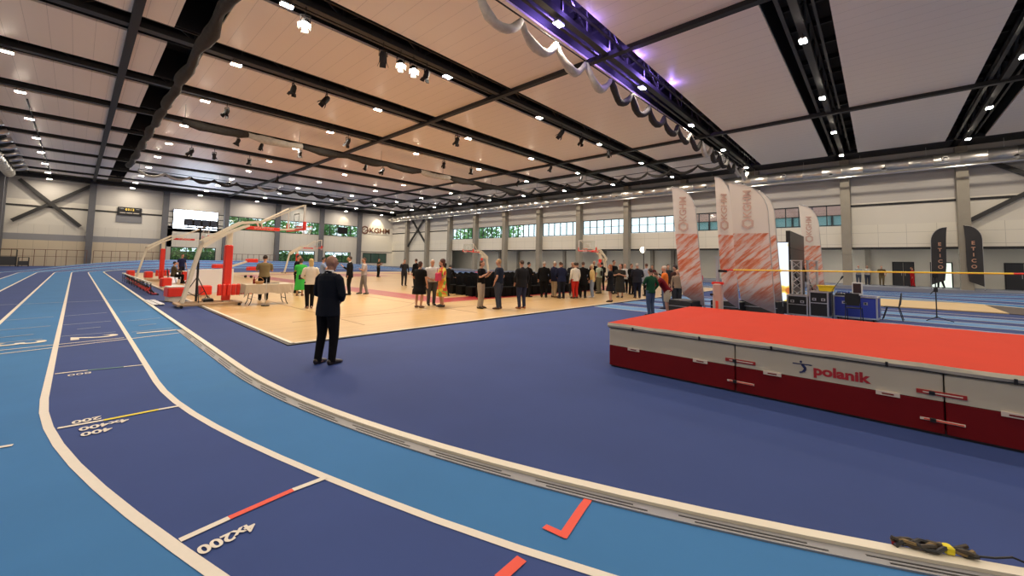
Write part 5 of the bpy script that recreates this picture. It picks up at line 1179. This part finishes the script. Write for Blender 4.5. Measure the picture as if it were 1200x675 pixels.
person(14.6, 21.6, 100, 1.80, 'person in black standing among the rear chairs, left of the black jacket', BK, BK, BR, ('phone', 'down'), 'jacket')
person(19.6, 25.2, 100, 1.85, 'person in black beyond the chairs, head above the black jacket', BK, BK, (.02, .02, .02), ('phone', 'phone'), 'jacket')
person(12.3, 15.6, 30, 1.70, 'person in black bending over the left edge of the chairs', BK, BK, (.02, .02, .02), ('reach', 'reach'), 'jacket', lean=.7)
person(14.9, 23.4, 250, 1.75, 'person in dark clothes behind the chairs holding a microphone', DG, DG, BR, ('face', 'down'), 'jacket')
person(15.8, 12.3, 30, 1.78, 'person in a black suit at the left edge of the main crowd', BK, BK, (.45, .40, .36), ('down', 'down'), 'suit', build=1.1)
person(16.3, 12.05, -20, 1.80, 'person in a navy blazer and khaki trousers in the crowd', NV, (.48, .38, .26), (.55, .48, .40), ('fold', 'front'), 'suit', build=1.05, shoe=(.15, .08, .04))
person(16.1, 11.45, 70, 1.78, 'person in a navy suit with back turned, next to the khaki trousers', NV, (.015, .018, .03), BR, ('front', 'front'), 'suit', build=1.15, lean=.12)
person(17.0, 12.1, 200, 1.72, 'person in black half hidden behind the navy suit', BK, BK, (.06, .015, .01), ('fold', 'fold'), 'jacket', hairlen='bob')
person(16.75, 11.1, 75, 1.76, 'person in a white shirt and bright red trousers, seen from behind', (.74, .70, .60), (.55, .03, .02), (.07, .045, .03), ('down', 'down'), 'jacket', shoe=(.05, .03, .02), build=1.05)
person(17.3, 11.0, 20, 1.80, 'person in a black coat between the red trousers and the yellow jacket', BK, BK, (.10, .06, .04), ('down', 'front'), 'coat', build=1.1)
person(18.0, 12.1, 220, 1.80, 'grey-haired person in black facing this way behind the red trousers', DG, DG, (.45, .42, .4), ('front', 'front'), 'suit')
person(17.85, 10.8, 110, 1.68, 'person in a pale yellow jacket and light jeans', (.78, .55, .22), (.28, .33, .42), (.62, .48, .28), ('front', 'front'), 'coat' if False else 'jacket', shoe=(.7, .7, .7), hairlen='bob', build=1.0)
person(20.6, 12.0, 85, 1.80, 'person in a mint waistcoat and white shirt with a dark shoulder bag', (.55, .66, .50), (.17, .16, .11), (.6, .25, .2), ('down', 'down'), 'shirt', build=1.05)
person(22.0, 13.2, 240, 1.90, 'tall bald person in black behind the mint waistcoat', BK, BK, None, ('down', 'down'), 'suit')
person(16.54, 9.05, 110, 1.70, 'person in a short black dress with long red hair at the court edge', (.010, .010, .012), BK, (.33, .10, .03), ('front', 'fold'), 'dress', shoe=(.03, .02, .02), hairlen='long', held='longsleeve', build=1.0)
person(21.2, 11.4, 250, 1.95, 'tall person in black with dark hair behind the short black dress', BK, DG, (.02, .015, .012), ('down', 'down'), 'jacket')
person(22.4, 11.3, 200, 1.74, 'person in a white shirt and black trousers in the back of the crowd', (.75, .75, .74), BK, (.5, .3, .2), ('down', 'front'), 'jacket')
person(19.2, 9.95, 190, 1.72, 'person in a long dark dress with red hair, arms folded', (.03, .028, .025), BK, (.35, .10, .04), ('fold', 'fold'), 'dress', hairlen='bob', held='longdress', build=1.15)
person(19.6, 9.2, 40, 1.78, 'person in a charcoal suit with grey hair at the right end of the crowd', (.022, .022, .03), (.012, .014, .03), (.5, .42, .36), ('front', 'front'), 'suit', build=1.15, shoe=(.06, .03, .02))
person(21.4, 9.5, 60, 1.78, 'person in a light grey coat behind the charcoal suit', (.40, .42, .48), BK, (.12, .06, .04), ('down', 'down'), 'coat')
person(22.6, 9.0, 120, 1.70, 'person in black with dark bobbed hair behind the green hoodie', BK, BK, (.02, .015, .02), ('phone', 'down'), 'jacket', hairlen='bob')
person(24.2, 9.4, 200, 1.72, 'person in dark clothes with brown hair farther behind the green hoodie', DG, DG, BR, ('down', 'down'), 'jacket', hairlen='bob')
person(13.5, 5.85, 70, 1.62, 'youngster in a dark green hoodie and jeans with back turned', (.012, .065, .030), JN, (.05, .03, .02), ('pocket', 'fold'), 'jacket', z=0, shoe=(.05, .05, .06), build=1.0, stance=.09)
person(16.0, 6.35, 100, 1.70, 'person in an orange top and jeans behind the green hoodie', (.85, .20, .03), JN, (.62, .50, .38), ('fold', 'fold'), 'shirt', z=.009, build=1.0, shoe=(.03, .03, .04))
person(17.8, 6.5, 200, 1.55, 'blond youngster between the orange top and the dark red hoodie', (.3, .22, .15), DG, BL, ('down', 'down'), 'jacket', z=.009)
person(14.3, 5.58, 125, 1.62, 'person in a dark red hoodie and khaki shorts bending forward', (.16, .006, .012), (.48, .42, .32), BR, ('reach', 'reach'), 'jacket', z=.0, lean=.62, shorts=True, shoe=(.6, .5, .45), build=1.05)
person(19.8, 6.3, 160, 1.62, 'person in a pink top near the leftmost flag', (.62, .06, .14), DG, (.15, .06, .03), ('fold', 'front'), 'shirt', z=.009)
person(18.6, 6.9, 160, 1.72, 'person in dark brown with dark hair behind the dark red hoodie', (.05, .02, .015), DG, (.03, .02, .02), ('down', 'down'), 'jacket', z=.009, hairlen='big')
person(22.6, 5.0, 60, 1.65, 'dark-clothed person glimpsed just right of the second flag', BK, BK, (.02, .02, .02), ('phone', 'phone'), 'jacket', z=.009)
person(24.2, 3.55, 60, 1.72, 'dark-clothed person standing left of the broadest flag', BK, BK, BR, ('down', 'down'), 'jacket', z=.009)
person(4.06, 31.35, 5, 1.76, 'person in an olive top sitting at the red-fronted desk', (.10, .08, .05), BK, (.02, .015, .012), ('desk', 'desk'), 'jacket', legs='sit')
person(5.2, 37.0, -60, 1.80, 'person in a navy top beyond the light stand', (.02, .025, .09), (.02, .02, .04), BR, ('down', 'down'), 'shirt')
for px, py, lab, tc_, lc_, ar in ((49.2, 1.45, 'person in a pale top talking under the gallery, left of the far three', (.25, .27, .28), (.06, .07, .10), ('fold', 'fold')), (49.6, .85, 'taller person in a light top under the gallery, middle of the far three', (.42, .42, .40), (.04, .05, .08), ('fold', 'phone')), (49.2, -.12, 'person in brown standing apart under the gallery', (.10, .07, .04), (.16, .12, .06), ('fold', 'pocket'))):
    person(px, py, 190, 1.78, lab, tc_, lc_, BR, ar, 'shirt', z=.3)
person(49.4, -2.1, 100, 1.72, 'person in a red tracksuit stretching with legs apart beyond the track', (.45, .015, .02), (.45, .015, .02), BR, ('phone', 'down'), 'jacket', z=.3, stance=.40)
person(49.0, -3.75, 120, 1.72, 'person in black in front of the lit doorway', BK, BK, BR, ('phone', 'down'), 'jacket', z=.3, stride=.15)
for i, (px, py, H_, lab, tc_, hc_, hl) in enumerate((
  (23.0, 13.2, 1.82, 'person in black at the very back between the mint waistcoat and the white shirt', BK, (.02, .02, .02), 'short'),
  (24.0, 12.3, 1.74, 'person with long brown hair in black at the back of the crowd', DG, BR, 'long'),
  (24.8, 11.6, 1.80, 'person in a grey top at the back, just left of the work light', GY, BR, 'short'),
  (25.4, 10.9, 1.70, 'person in dark red at the back, right of the work light', (.10, .02, .02), (.05, .03, .02), 'bob'),
  (21.6, 10.5, 1.76, 'person in black standing between the long dark dress and charcoal suit', BK, BR, 'short'),
  (26.2, 10.2, 1.78, 'person in navy farthest back behind the light grey coat', NV, BR, 'short'),
  (15.3, 12.9, 1.74, 'person in black behind the lone black jacket near the front chairs', BK, (.02, .02, .02), 'short'),
  (18.6, 12.2, 1.76, 'person in black glimpsed between the black coat and yellow jacket', BK, BR, 'short'))):
    person(px, py, 60+47*i, H_, lab, tc_, BK, hc_, (('fold', 'down'), ('phone', 'down'), ('down', 'pocket'))[i % 3], 'jacket', hairlen=hl, build=1.0)
def bag(x, y, z, label, mm, w_=.3, h_=.22):
    t = empty('handbag', (x, y, z), .3, label, 'bag'); m = MB(); m.bbox(-w_/2, w_/2, -.06, .06, 0, h_, .03); m.obj('pouch', mm, t); m = MB(); m.tube([(-w_*.3, 0, h_), (-w_*.2, 0, h_+.16), (w_*.2, 0, h_+.16), (w_*.3, 0, h_)], .01, 6); m.obj('strap', mm, t)
bag(6.9, 19.05, .78, 'black handbag carried by the person in the green dress', blackp); 
bag(9.05, 11.95, 1.0, 'pink handbag held by the person in the patterned dress', mat('bag_pink', (.6, .04, .12), .5), .3, .3)
bag(20.45, 11.75, 1.05, 'dark bag slung on the mint waistcoat', blackp, .25, .3)
flush_people(); flush_texts()
for x, y, rz, lab in TEXTS_PENDING: dup(h0, (x, y, .022), rz, lab)
